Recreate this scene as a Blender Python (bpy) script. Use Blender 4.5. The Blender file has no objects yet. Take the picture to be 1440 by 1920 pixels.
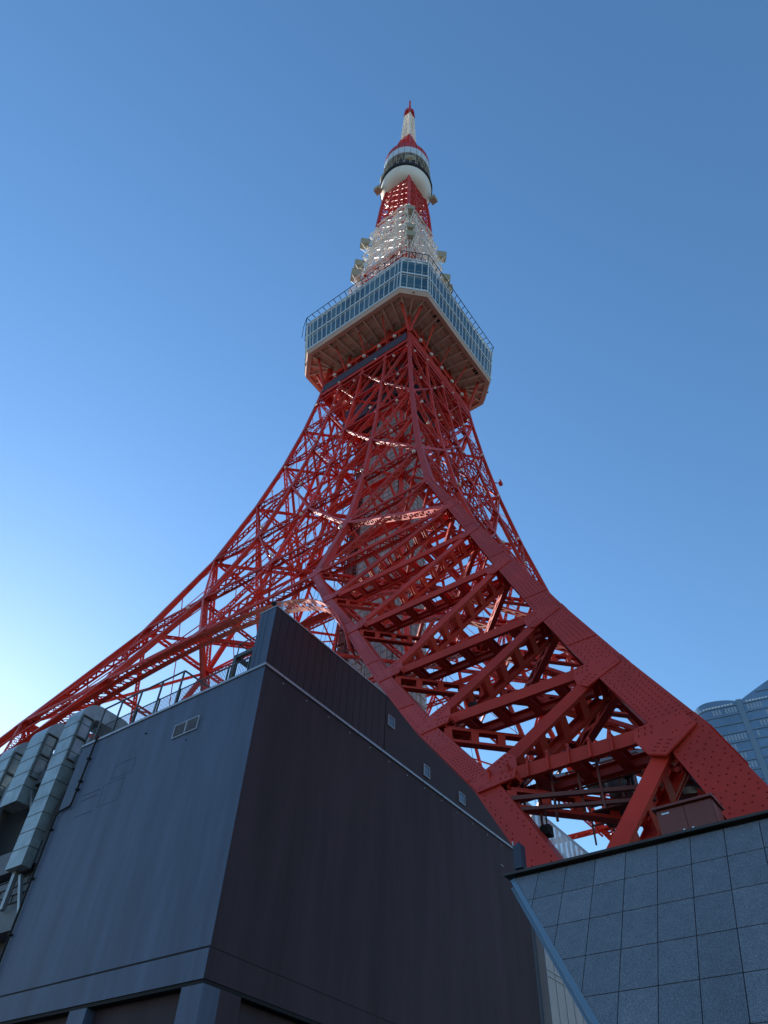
import bpy, bmesh, math, random
from mathutils import Vector as V, Matrix
random.seed(7)
rad = math.radians
scene = bpy.context.scene
COL = scene.collection

# ---------------------------------------------------------------- camera
PITCH, ROLL, YAW = 0.842958368, 0.056995584, 0.676919114
FPX = 1344.8
CAM = V((-55.222, -42.999, 1.6))
f = V((math.cos(PITCH)*math.cos(YAW), math.cos(PITCH)*math.sin(YAW), math.sin(PITCH)))
r = V((math.sin(YAW), -math.cos(YAW), 0.0))
u = r.cross(f)
rr = r*math.cos(ROLL) + u*math.sin(ROLL)
uu = -r*math.sin(ROLL) + u*math.cos(ROLL)
cd = bpy.data.cameras.new('camera')
cam = bpy.data.objects.new('camera', cd)
COL.objects.link(cam)
cam.matrix_world = Matrix(((rr.x, uu.x, -f.x, CAM.x), (rr.y, uu.y, -f.y, CAM.y), (rr.z, uu.z, -f.z, CAM.z), (0, 0, 0, 1)))
cd.sensor_fit = 'VERTICAL'
cd.sensor_height = 24.0
cd.lens = 24.0*FPX/1920.0
cd.clip_start = 0.1
cd.clip_end = 20000
scene.camera = cam

# ---------------------------------------------------------------- light
SUN_AZ, SUN_EL = rad(72), rad(22)          # azimuth counted from +x towards +y
sdir = V((math.cos(SUN_EL)*math.cos(SUN_AZ), math.cos(SUN_EL)*math.sin(SUN_AZ), math.sin(SUN_EL)))
w = bpy.data.worlds.new('World')
scene.world = w
w.use_nodes = True
nt = w.node_tree
for n in list(nt.nodes):
    nt.nodes.remove(n)
sky = nt.nodes.new('ShaderNodeTexSky')
sky.sky_type = 'NISHITA'
sky.sun_disc = False
sky.sun_elevation = SUN_EL
sky.sun_rotation = math.pi/2 - SUN_AZ
sky.altitude = 0
sky.air_density = 1.3
sky.dust_density = 0.15
sky.ozone_density = 3.5
bg = nt.nodes.new('ShaderNodeBackground')
bg.inputs['Strength'].default_value = 0.107
wo = nt.nodes.new('ShaderNodeOutputWorld')
hs = nt.nodes.new('ShaderNodeHueSaturation')
hs.inputs['Saturation'].default_value = 1.14
nt.links.new(sky.outputs[0], hs.inputs['Color'])
nt.links.new(hs.outputs[0], bg.inputs[0])
nt.links.new(bg.outputs[0], wo.inputs[0])
sd = bpy.data.lights.new('sun', 'SUN')
sd.energy = 5.0
sd.angle = rad(0.5)
sd.color = (1.0, 0.94, 0.86)
so = bpy.data.objects.new('sun', sd)
COL.objects.link(so)
so.rotation_euler = sdir.to_track_quat('Z', 'Y').to_euler()
so.location = (0, 0, 400)
scene.view_settings.view_transform = 'Standard'
scene.view_settings.look = 'None'
scene.view_settings.gamma = 1
scene.view_settings.exposure = 1.08
scene.cycles.max_bounces = 10
scene.cycles.diffuse_bounces = 6

# ---------------------------------------------------------------- materials
def mat(name, col, rough=0.5, metal=0.0, var=0.0, scale=1.0, bump=0.0, bscale=20.0, spec=0.5, streak=False):
    m = bpy.data.materials.new(name)
    m.use_nodes = True
    t = m.node_tree
    b = t.nodes['Principled BSDF']
    b.inputs['Base Color'].default_value = (*col, 1)
    b.inputs['Roughness'].default_value = rough
    b.inputs['Metallic'].default_value = metal
    b.inputs['Specular IOR Level'].default_value = spec
    tc = t.nodes.new('ShaderNodeTexCoord')
    if var:
        n = t.nodes.new('ShaderNodeTexNoise')
        n.inputs['Scale'].default_value = scale
        n.inputs['Detail'].default_value = 6
        n.inputs['Roughness'].default_value = 0.65
        if streak:
            mp = t.nodes.new('ShaderNodeMapping')
            mp.inputs['Scale'].default_value = (1, 1, 0.12)
            t.links.new(tc.outputs['Object'], mp.inputs[0])
            t.links.new(mp.outputs[0], n.inputs['Vector'])
        else:
            t.links.new(tc.outputs['Object'], n.inputs['Vector'])
        rp = t.nodes.new('ShaderNodeValToRGB')
        rp.color_ramp.elements[0].position = 0.3
        rp.color_ramp.elements[1].position = 0.72
        rp.color_ramp.elements[0].color = (*[c*(1-var) for c in col], 1)
        rp.color_ramp.elements[1].color = (*[min(1, c*(1+var)) for c in col], 1)
        t.links.new(n.outputs[0], rp.inputs[0])
        t.links.new(rp.outputs[0], b.inputs['Base Color'])
    if bump:
        n2 = t.nodes.new('ShaderNodeTexNoise')
        n2.inputs['Scale'].default_value = bscale
        n2.inputs['Detail'].default_value = 4
        t.links.new(tc.outputs['Object'], n2.inputs['Vector'])
        bp = t.nodes.new('ShaderNodeBump')
        bp.inputs['Strength'].default_value = bump
        bp.inputs['Distance'].default_value = 0.02
        t.links.new(n2.outputs[0], bp.inputs['Height'])
        t.links.new(bp.outputs[0], b.inputs['Normal'])
    return m

ORANGE = mat('international_orange_paint', (0.50, 0.034, 0.019), 0.5, var=0.18, scale=0.5, bump=0.12, bscale=14, spec=0.25)
RIVET = mat('rivet_shade_paint', (0.20, 0.018, 0.010), 0.8, spec=0.1)  # tower paint darkened: underside shading of the rivet heads put into colour
WHITE = mat('tower_white_paint', (0.74, 0.71, 0.66), 0.5, var=0.08, scale=0.5)
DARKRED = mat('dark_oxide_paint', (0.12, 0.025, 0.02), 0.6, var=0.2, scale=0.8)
PINK = mat('soffit_beige_paint', (0.64, 0.50, 0.38), 0.6, var=0.10, scale=0.4)
FASCIA = mat('soffit_fascia_paint', (0.48, 0.31, 0.23), 0.6, var=0.08, scale=0.4)
DWHITE = mat('deck_white_panel', (0.55, 0.62, 0.66), 0.35, var=0.05, scale=0.3)
DGLASS = mat('deck_window_glass', (0.012, 0.055, 0.095), 0.08, spec=0.6, var=0.25, scale=0.25)
BLACK = mat('black_steel', (0.014, 0.014, 0.018), 0.75, spec=0.2)
CREAM = mat('aged_cream_panel', (0.34, 0.30, 0.21), 0.6, var=0.15, scale=0.8)
NAVY = mat('navy_net_panel', (0.045, 0.03, 0.05), 0.7, var=0.2, scale=0.6)
SHAFTG = mat('lift_shaft_cladding', (0.27, 0.31, 0.34), 0.5, var=0.45, scale=0.35, streak=True)
SHAFTL = mat('lift_shaft_framing', (0.34, 0.33, 0.31), 0.5)
GLOBE = mat('frosted_lamp_globe', (0.60, 0.55, 0.50), 0.3)
WALLL = mat('skylit_wall_paint', (0.054, 0.080, 0.148), 0.62, var=0.30, scale=0.9, bump=0.25, bscale=6, streak=True)  # left side of the dark building, its bluer skylight put into the colour
WALLR = mat('shaded_wall_paint', (0.040, 0.026, 0.036), 0.7, var=0.3, spec=0.25, scale=0.7, bump=0.15, bscale=6, streak=True)  # same building, right side: weaker light put into a darker colour
WALLP = mat('shaded_wall_cladding', (0.034, 0.022, 0.031), 0.65, spec=0.25, var=0.12, scale=1.5, streak=True)  # parapet panels, darkened likewise for the dim right side
COPING = mat('grey_metal_coping', (0.30, 0.31, 0.35), 0.35, metal=0.3)
GALV = mat('galvanised_duct_sheet', (0.22, 0.27, 0.30), 0.42, metal=0.4, var=0.28, scale=1.3, bump=0.1, bscale=3)
GALVD = mat('galvanised_support_steel', (0.20, 0.22, 0.25), 0.4, metal=0.5, var=0.2, scale=1.5)  # slightly darker sheet tone for the duct supports
RAIL = mat('dark_green_grey_rail', (0.045, 0.055, 0.06), 0.5)
RECESS = mat('recess_dark_wall', (0.02, 0.022, 0.028), 0.7)
BANDM = mat('slab_band_paint', (0.075, 0.09, 0.12), 0.6, var=0.15, scale=1)
PANELG = mat('mauve_grey_mesh_panel', (0.30, 0.29, 0.31), 0.5, var=0.08, scale=1.5)
TRIM = mat('pale_blue_steel_trim', (0.13, 0.20, 0.26), 0.35, metal=0.2)
CAPM = mat('dark_bronze_coping', (0.035, 0.03, 0.03), 0.4, metal=0.3)
CAB = mat('red_brown_cabinet_paint', (0.15, 0.028, 0.018), 0.35, var=0.06, scale=2)
CHROME = mat('brushed_handle_steel', (0.6, 0.6, 0.6), 0.25, metal=0.9)
DISH = mat('grey_dish_paint', (0.20, 0.22, 0.26), 0.45, var=0.05, scale=2)
ASPH = mat('shade_dimmed_paving', (0.06, 0.058, 0.056), 0.85, var=0.25, scale=0.3)  # darkened in place of shade from surrounding buildings and trees
VENTM = mat('vent_louvre_paint', (0.34, 0.33, 0.37), 0.5)
GW = mat('small_window_glass', (0.07, 0.10, 0.15), 0.12)

def granite(g=1.0):
    m = mat('speckled_blue_granite', (0.10, 0.14, 0.20), 0.5)
    t = m.node_tree
    b = t.nodes['Principled BSDF']
    tc = [n for n in t.nodes if n.type == 'TEX_COORD'][0]
    v = t.nodes.new('ShaderNodeTexNoise'); v.inputs['Scale'].default_value = 85; v.inputs['Detail'].default_value = 3
    v.inputs['Roughness'].default_value = 0.8
    t.links.new(tc.outputs['Object'], v.inputs['Vector'])
    rp = t.nodes.new('ShaderNodeValToRGB')
    e = rp.color_ramp.elements
    e[0].position = 0.40; e[0].color = (0.055*g, 0.070*g, 0.090*g, 1)
    e[1].position = 0.66; e[1].color = (0.29*g, 0.31*g, 0.36*g, 1)
    t.links.new(v.outputs[0], rp.inputs[0])
    big = t.nodes.new('ShaderNodeTexNoise'); big.inputs['Scale'].default_value = 5
    t.links.new(tc.outputs['Object'], big.inputs['Vector'])
    mx = t.nodes.new('ShaderNodeMix'); mx.data_type = 'RGBA'; mx.blend_type = 'MULTIPLY'
    mx.inputs[0].default_value = 0.35
    t.links.new(rp.outputs[0], mx.inputs[6]); t.links.new(big.outputs[0], mx.inputs[7])
    t.links.new(mx.outputs[2], b.inputs['Base Color'])
    return m
GRANITE = granite(); GRANS = [granite(0.88), granite(1.1), granite(0.95)]
JOINT = mat('stone_joint', (0.012, 0.014, 0.02), 0.8)

def clear_glass(name, col, alpha):
    m = mat(name, col, 0.08)
    m.node_tree.nodes['Principled BSDF'].inputs['Alpha'].default_value = alpha
    return m
SCREEN = clear_glass('hazy_glass_screen', (0.40, 0.46, 0.54), 0.5)

def part_tone(m, lo, hi):
    t = m.node_tree; b = t.nodes['Principled BSDF']; l = b.inputs['Base Color'].links[0]; src = l.from_socket
    oi = t.nodes.new('ShaderNodeObjectInfo'); mr = t.nodes.new('ShaderNodeMapRange')
    mr.inputs['To Min'].default_value = lo; mr.inputs['To Max'].default_value = hi
    h = t.nodes.new('ShaderNodeHueSaturation')
    t.links.new(oi.outputs['Random'], mr.inputs['Value']); t.links.new(mr.outputs[0], h.inputs['Value'])
    t.links.new(src, h.inputs['Color']); t.links.new(h.outputs[0], b.inputs['Base Color'])
part_tone(ORANGE, 0.78, 1.12)
# ---------------------------------------------------------------- mesh builder
class MB:
    def __init__(s):
        s.v = []; s.f = []
    def quad(s, a, b, c, d):
        i = len(s.v); s.v += [tuple(a), tuple(b), tuple(c), tuple(d)]; s.f.append((i, i+1, i+2, i+3))
    def poly(s, pts):
        i = len(s.v); s.v += [tuple(p) for p in pts]; s.f.append(tuple(range(i, i+len(pts))))
    def hexa(s, p):                                   # 8 corners: bottom ring 0-3, top ring 4-7
        i = len(s.v); s.v += [tuple(q) for q in p]
        for q in ((3, 2, 1, 0), (4, 5, 6, 7), (0, 1, 5, 4), (1, 2, 6, 5), (2, 3, 7, 6), (3, 0, 4, 7)):
            s.f.append(tuple(i+k for k in q))
    def box(s, a, b):
        x0, y0, z0 = a; x1, y1, z1 = b
        s.hexa([(x0, y0, z0), (x1, y0, z0), (x1, y1, z0), (x0, y1, z0), (x0, y0, z1), (x1, y0, z1), (x1, y1, z1), (x0, y1, z1)])
    def bar(s, a, b, w, t, up=V((0, 0, 1))):
        d = (b-a)
        if d.length < 1e-6: return
        d.normalize()
        n = up - d*up.dot(d)
        if n.length < 1e-4:
            n = V((1, 0, 0)) - d*d.x
        n.normalize(); sd_ = d.cross(n)
        p = []
        for q in (a, b):
            for x, y in ((-1, -1), (1, -1), (1, 1), (-1, 1)):
                p.append(q + sd_*(x*w/2) + n*(y*t/2))
        s.hexa(p)
    def tube(s, a, b, r0, r1=None, k=8):
        r1 = r0 if r1 is None else r1
        d = (b-a).normalized()
        n = d.orthogonal().normalized(); m = d.cross(n)
        i = len(s.v)
        for q, rr_ in ((a, r0), (b, r1)):
            for j in range(k):
                an = 2*math.pi*j/k
                s.v.append(tuple(q + n*(rr_*math.cos(an)) + m*(rr_*math.sin(an))))
        for j in range(k):
            s.f.append((i+j, i+(j+1) % k, i+k+(j+1) % k, i+k+j))
        s.f.append(tuple(i+j for j in range(k))[::-1]); s.f.append(tuple(i+k+j for j in range(k)))
    def path(s, pts, r0, k=6):
        for a, b in zip(pts, pts[1:]): s.tube(a, b, r0, k=k)
    def lathe(s, c, prof, k=48, axis=V((0, 0, 1))):
        n = axis.orthogonal().normalized(); m = axis.cross(n)
        i = len(s.v)
        for rr_, h in prof:
            for j in range(k):
                an = 2*math.pi*j/k
                s.v.append(tuple(c + axis*h + n*(rr_*math.cos(an)) + m*(rr_*math.sin(an))))
        for q in range(len(prof)-1):
            for j in range(k):
                s.f.append((i+q*k+j, i+q*k+(j+1) % k, i+(q+1)*k+(j+1) % k, i+(q+1)*k+j))
    def sphere(s, c, rr_, k=10):
        s.lathe(c, [(max(1e-3, rr_*math.sin(math.pi*q/6)), -rr_*math.cos(math.pi*q/6)) for q in range(7)], k)
    def build(s, name, m, parent=None, smooth=False):
        me = bpy.data.meshes.new(name)
        me.from_pydata(s.v, [], s.f)
        me.materials.append(m)
        if smooth:
            me.polygons.foreach_set('use_smooth', [True]*len(me.polygons))
        me.update()
        o = bpy.data.objects.new(name, me)
        COL.objects.link(o)
        if parent is not None:
            o.parent = parent
            o.matrix_parent_inverse = parent.matrix_world.inverted() if False else Matrix.Translation(-parent.location)
        return o

def thing(name, label, cat, loc=(0, 0, 0), group=None):
    o = bpy.data.objects.new(name, None)
    o.empty_display_size = 0.5
    COL.objects.link(o)
    o.location = loc
    o['label'] = label; o['category'] = cat
    if group: o['group'] = group
    return o
def tag(o, label=None, cat=None, group=None, kind=None):
    if label: o['label'] = label
    if cat: o['category'] = cat
    if group: o['group'] = group
    if kind: o['kind'] = kind
    return o

# ---------------------------------------------------------------- ground
g = MB(); g.quad((-6000, -6000, 0), (6000, -6000, 0), (6000, 6000, 0), (-6000, 6000, 0))
tag(g.build('ground', ASPH), kind='structure')

# ================================================================ THE TOWER
T = thing('broadcast_tower', 'tall red and white steel lattice tower rising over the dark building', 'tower')
LV = [0.0, 6.6, 10.7, 14.2, 18.9, 25.4, 32.4, 40.3, 53.6, 65.9, 77.3, 87.2, 97.2, 105.9, 113.0, 118.0]
RV = [44.2, 41.8, 40.1, 38.3, 36.0, 33.0, 29.8, 26.2, 20.15, 16.3, 13.8, 12.05, 10.7, 9.8, 9.2, 8.8]
TV = [39.8, 37.0, 34.2, 31.2, 27.6, 23.0, 17.9, 12.7] + [v/2-0.25 for v in RV[8:]]   # near edge of the inner column
def interp(z, X, Y):
    if z <= X[0]: return Y[0]
    for a, b, c, d in zip(X, X[1:], Y, Y[1:]):
        if z <= b: return c + (d-c)*(z-a)/(b-a)
    return Y[-1]
R = lambda z: interp(z, LV, RV)
TI = lambda z: interp(z, LV, TV)
CW = lambda z: interp(z, [0, 9, 20, 40, 55, 80, 118], [1.12, 1.04, 1.02, 0.82, 0.68, 0.52, 0.42])
BW = lambda z: interp(z, [0, 9, 20, 40, 41, 55, 80, 118], [0.72, 0.72, 0.72, 0.70, 0.62, 0.56, 0.42, 0.32])
def rot(k, p):
    x, y, z = p
    for _ in range(k % 4): x, y = -y, x
    return V((x, y, z))
def F(k, t, z, inset=0.0): return rot(k, (-R(z)+inset, t, z))   # point on face k
def nrm(k): return rot(k, (-1, 0, 0))

RIV = MB()
def rivets(mb, a, b, c, d, rows, pitch, size=0.02, h=0.016, margin=0.09):
    """rivet heads on quad a(bottom start) b(bottom end) c(top end) d(top start)"""
    mb = RIV
    n = (b-a).cross(d-a).normalized()
    if n.dot(CAM-a) < 0: n = -n
    L = ((d-a).length+(c-b).length)/2
    m = max(1, int(L/pitch))
    for i in range(m):
        fz = (i+0.5)/m
        p0 = a.lerp(d, fz); p1 = b.lerp(c, fz)
        W = (p1-p0).length
        for j in rows:
            if isinstance(j, tuple):
                if (i % 2) != j[1]: continue
                q = j[0]
            else: q = j
            s0 = margin/W + q*(1-2*margin/W)
            p = p0.lerp(p1, s0)
            e1 = (p1-p0).normalized(); e2 = n.cross(e1)
            k = len(mb.v)
            for w_, hh in ((size, 0.0), (size*0.62, h)):
                for s in range(6):
                    an = s*math.pi/3
                    mb.v.append(tuple(p+e1*(w_*math.cos(an))+e2*(w_*math.sin(an))+n*hh))
            for s in range(6):
                mb.f.append((k+s, k+(s+1) % 6, k+6+(s+1) % 6, k+6+s))
            mb.f.append(tuple(k+6+s for s in range(6)))

def column(segs, close=True):
    """segs: list of 4-corner rings"""
    mb = MB()
    i = 0
    for ring in segs:
        mb.v += [tuple(p) for p in ring]
    n = len(segs)
    for q in range(n-1):
        for j in range(4):
            a = q*4+j; b = q*4+(j+1) % 4
            mb.f.append((a, b, b+4, a+4))
    mb.f.append((3, 2, 1, 0)); m = (n-1)*4
    mb.f.append((m, m+1, m+2, m+3))
    return mb

def splice(mb, k, t0, t1, za, zb, pr=0.022, riv=True):
    """slightly proud cover plate with rivets on face k between t0(z), t1(z)"""
    zs = [za] + [z for z in LV if za+0.05 < z < zb-0.05] + [zb]
    for z0, z1 in zip(zs, zs[1:]):
        P = [F(k, t0(z0)+0.03, z0, -pr), F(k, t1(z0)-0.03, z0, -pr), F(k, t1(z1)-0.03, z1, -pr), F(k, t0(z1)+0.03, z1, -pr)]
        Q = [F(k, t0(z0)+0.03, z0, 0.05), F(k, t1(z0)-0.03, z0, 0.05), F(k, t1(z1)-0.03, z1, 0.05), F(k, t0(z1)+0.03, z1, 0.05)]
        mb.hexa(P+Q)
        if riv:
            rivets(mb, P[0], P[1], P[2], P[3], [0, 0.2, 0.4, 0.6, 0.8, 1.0], 0.17, size=0.018)

# splices (butt joints of the box columns), placed between levels
SPL = [(10.9, 12.8), (15.9, 17.6), (20.6, 22.4), (26.7, 28.6), (33.6, 35.6), (42.2, 44.4)]
# corner columns
for k in range(4):
    rings = []
    for z in LV:
        c = CW(z); Rz = R(z)
        rings.append([rot(k, p) for p in ((-Rz, -Rz, z), (-Rz+c, -Rz, z), (-Rz+c, -Rz+c, z), (-Rz, -Rz+c, z))])
    mb = column(rings)
    if k == 0:
        for a, b in zip(range(1, 8), range(2, 9)):
            z0, z1 = LV[a], LV[b]
            cuts = [z0] + sorted(sum([list(s) for s in SPL if z0 < s[0] < z1], [])) + [z1]
            for zz0, zz1 in zip(cuts, cuts[1:]):
                if (zz0, zz1) in SPL: continue
                P = [F(0, -R(zz0), zz0), F(0, -R(zz0)+CW(zz0), zz0), F(0, -R(zz1)+CW(zz1), zz1), F(0, -R(zz1), zz1)]
                rivets(mb, *P, [(0.02, 0), (0.1, 1), (0.3, 0), (0.42, 1), (0.58, 1), (0.7, 0), (0.9, 1), (0.98, 0)] if zz0 < 20 else [(0.02, 0), (0.12, 1), (0.3, 0), (0.7, 0), (0.88, 1), (0.98, 0)], 0.15)
                P = [V((-R(zz0), -R(zz0), zz0)), V((-R(zz0)+CW(zz0), -R(zz0), zz0)), V((-R(zz1)+CW(zz1), -R(zz1), zz1)), V((-R(zz1), -R(zz1), zz1))]
                if zz0 > 18: rivets(mb, *P, [(0.05, 0), (0.2, 1), (0.8, 0), (0.95, 1)], 0.2)
        for s in SPL:
            splice(mb, 0, lambda z: -R(z), lambda z: -R(z)+CW(z), *s)
    else:
        for s in SPL[2:]: splice(mb, k, lambda z: -R(z), lambda z: -R(z)+CW(z), *s, riv=False)
    cc_ = mb.build('corner_column', ORANGE, T)
    if RIV.v: tag(RIV.build('rivet_rows', RIVET, cc_), kind='stuff'); RIV = MB()
# inner columns on each face (two per face), one box from the ground to the deck
SLOT = MB()
for k in range(4):
    for sg in (-1, 1):
        rings = []
        for z in LV:
            c = BW(z); Rz = R(z); t0 = sg*TI(z); t1 = t0+sg*c
            ring = [(-Rz, t0, z), (-Rz+c, t0, z), (-Rz+c, t1, z), (-Rz, t1, z)]
            rings.append([rot(k, p) for p in ring])
        mb = column(rings)
        if k == 0 and sg == -1:
            for a, b in zip(range(1, 7), range(2, 8)):
                z0, z1 = LV[a], LV[b]
                cuts = [z0] + sorted(sum([list(s) for s in SPL if z0 < s[0] < z1], [])) + [z1]
                for zz0, zz1 in zip(cuts, cuts[1:]):
                    if (zz0, zz1) in SPL: continue
                    P = [F(0, -TI(zz0)-BW(zz0), zz0), F(0, -TI(zz0), zz0), F(0, -TI(zz1), zz1), F(0, -TI(zz1)-BW(zz1), zz1)]
                    rivets(mb, *P, [(0.02, 0), (0.16, 1), (0.84, 0), (0.98, 1)], 0.17)
            for s in SPL[:5]:
                splice(mb, 0, lambda z: -TI(z)-BW(z), lambda z: -TI(z), *s)
            # lower edge seam: strip along the inward side
            for z0, z1 in zip(LV[1:8], LV[2:9]):
                a = F(0, -TI(z0)+0.012, z0, 0.10); b = F(0, -TI(z1)+0.012, z1, 0.10)
                mb.bar(a, b, 0.10, 0.024, V((0, 1, 0)))
                Ls = (b-a).length; us = (b-a)/Ls; q = 0.2
                while q < Ls-0.6:
                    p = a+us*q+V((0.14, 0.0, 0)); SLOT.bar(p, p+us*0.5, 0.07, 0.012, V((0, 1, 0))); q += 0.62
                a = F(0, -TI(z0)+0.012, z0, BW(z0)-0.2); b = F(0, -TI(z1)+0.012, z1, BW(z1)-0.2)
                mb.bar(a, b, 0.30, 0.024, V((0, 1, 0)))
        cc_ = mb.build('inner_column', ORANGE, T)
        if RIV.v: tag(RIV.build('rivet_rows', RIVET, cc_), kind='stuff'); RIV = MB()
        if SLOT.v: tag(SLOT.build('drain_slots', BLACK, cc_), kind='stuff'); SLOT = MB()
# four posts inside the neck of the tower, above the belt
for k in range(4):
    rings = []
    for z in LV[7:]:
        c = 0.45; t = TI(z)
        rings.append([rot(k, p) for p in ((-t, -t, z), (-t+c, -t, z), (-t+c, -t+c, z), (-t, -t+c, z))])
    column(rings).build('inside_post', ORANGE, T)

def girder(mb, a, b, n, w_, d, style, pitch=0.6, trim0=0.0, trim1=0.0):
    L = (b-a).length
    uu_ = (b-a)/L
    a = a+uu_*trim0; b = b-uu_*trim1; L = (b-a).length
    n = (n-uu_*n.dot(uu_)).normalized(); s = uu_.cross(n)
    mb.bar(a-n*0.015, b-n*0.015, w_, 0.03, n)                     # outer cover plate
    mb.bar(a-n*(d-0.015), b-n*(d-0.015), w_, 0.03, n)             # inner cover plate
    fl = d*(0.12 if style == 'batten' else 0.15)
    for sg in (-1, 1):
        o = s*(sg*w_*0.42)
        for dep in (0.03+fl/2, d-0.03-fl/2):
            mb.bar(a+o-n*dep, b+o-n*dep, 0.02, fl, n)
        m = max(2, int(L/pitch)); st = L/m
        d0 = 0.03+fl*0.8; d1 = d-0.03-fl*0.8
        if style == 'batten':
            for i in range(m+1):
                p = a+uu_*(st*i)+o
                mb.bar(p-n*d0, p-n*d1, 0.018, pitch*0.30, uu_)
        else:
            for i in range(m):
                p = a+uu_*(st*i)+o; q = a+uu_*(st*(i+1))+o
                if i % 2 == 0: mb.bar(p-n*d0, q-n*d1, 0.018, 0.11, uu_)
                else: mb.bar(p-n*d1, q-n*d0, 0.018, 0.11, uu_)
                if style == 'lace2':
                    mb.bar(q-n*d0, q-n*d1, 0.018, 0.08, uu_)

def gusset(mb, c, n, dirs, ln, hw, riv=False):
    """plate at node c: convex hull of stubs along dirs"""
    n = n.normalized()
    e1 = dirs[0]-n*dirs[0].dot(n); e1.normalize(); e2 = n.cross(e1)
    pts = []
    for i, d in enumerate(dirs):
        l_ = ln[i] if isinstance(ln, (list, tuple)) else ln
        h_ = hw[i] if isinstance(hw, (list, tuple)) else hw
        x, y = d.dot(e1), d.dot(e2); q = math.hypot(x, y); x /= q; y /= q
        for s in (-1, 1): pts.append((x*l_-y*s*h_, y*l_+x*s*h_))
    pts = sorted(set(pts))
    def half(ps):
        h = []
        for p in ps:
            while len(h) > 1 and (h[-1][0]-h[-2][0])*(p[1]-h[-2][1])-(h[-1][1]-h[-2][1])*(p[0]-h[-2][0]) <= 0: h.pop()
            h.append(p)
        return h
    lo = half(pts); hi = half(pts[::-1]); H = lo[:-1]+hi[:-1]
    top = [c+e1*x+e2*y+n*0.018 for x, y in H]; bot = [c+e1*x+e2*y-n*0.03 for x, y in H]
    mb.poly(top); mb.poly(bot[::-1])
    m = len(H)
    for i in range(m): mb.quad(bot[i], bot[(i+1) % m], top[(i+1) % m], top[i])
    if riv:
        for i, d in enumerate(dirs):
            l_ = ln[i] if isinstance(ln, (list, tuple)) else ln
            h_ = (hw[i] if isinstance(hw, (list, tuple)) else hw)*0.78
            dd = (d-n*d.dot(n)).normalized(); s = n.cross(dd)
            a = c+dd*(l_*0.5)+n*0.02; b = c+dd*(l_*0.96)+n*0.02
            rivets(mb, a-s*h_, a+s*h_, b+s*h_, b-s*h_, [0, 0.22, 0.78, 1.0], 0.12, size=0.017, margin=0.03)

def face_nodes(k, col, i):
    """col 0..4 from the near corner: A, B, C, B', A'"""
    z = LV[i]
    Rz = R(z)
    if col == 0: t = -Rz+CW(z)/2
    elif col == 1: t = -TI(z)-BW(z)/2
    elif col == 2: t = 0.0
    elif col == 3: t = TI(z)+BW(z)/2
    else: t = Rz-CW(z)/2
    return F(k, t, z, 0.03)

budget = {'diagonal_brace': 0}
rest = MB()
def member(name, k, a, b, w_, d, style, pitch, tr0=0.3, tr1=0.3):
    n = nrm(k)
    own = k in (0, 1)
    if own and name == 'diagonal_brace':
        budget[name] += 1
        own = budget[name] <= 100
    mb = MB() if own else rest
    girder(mb, a, b, n, w_, d, style, pitch, tr0, tr1)
    if own: mb.build(name, ORANGE, T)

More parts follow.
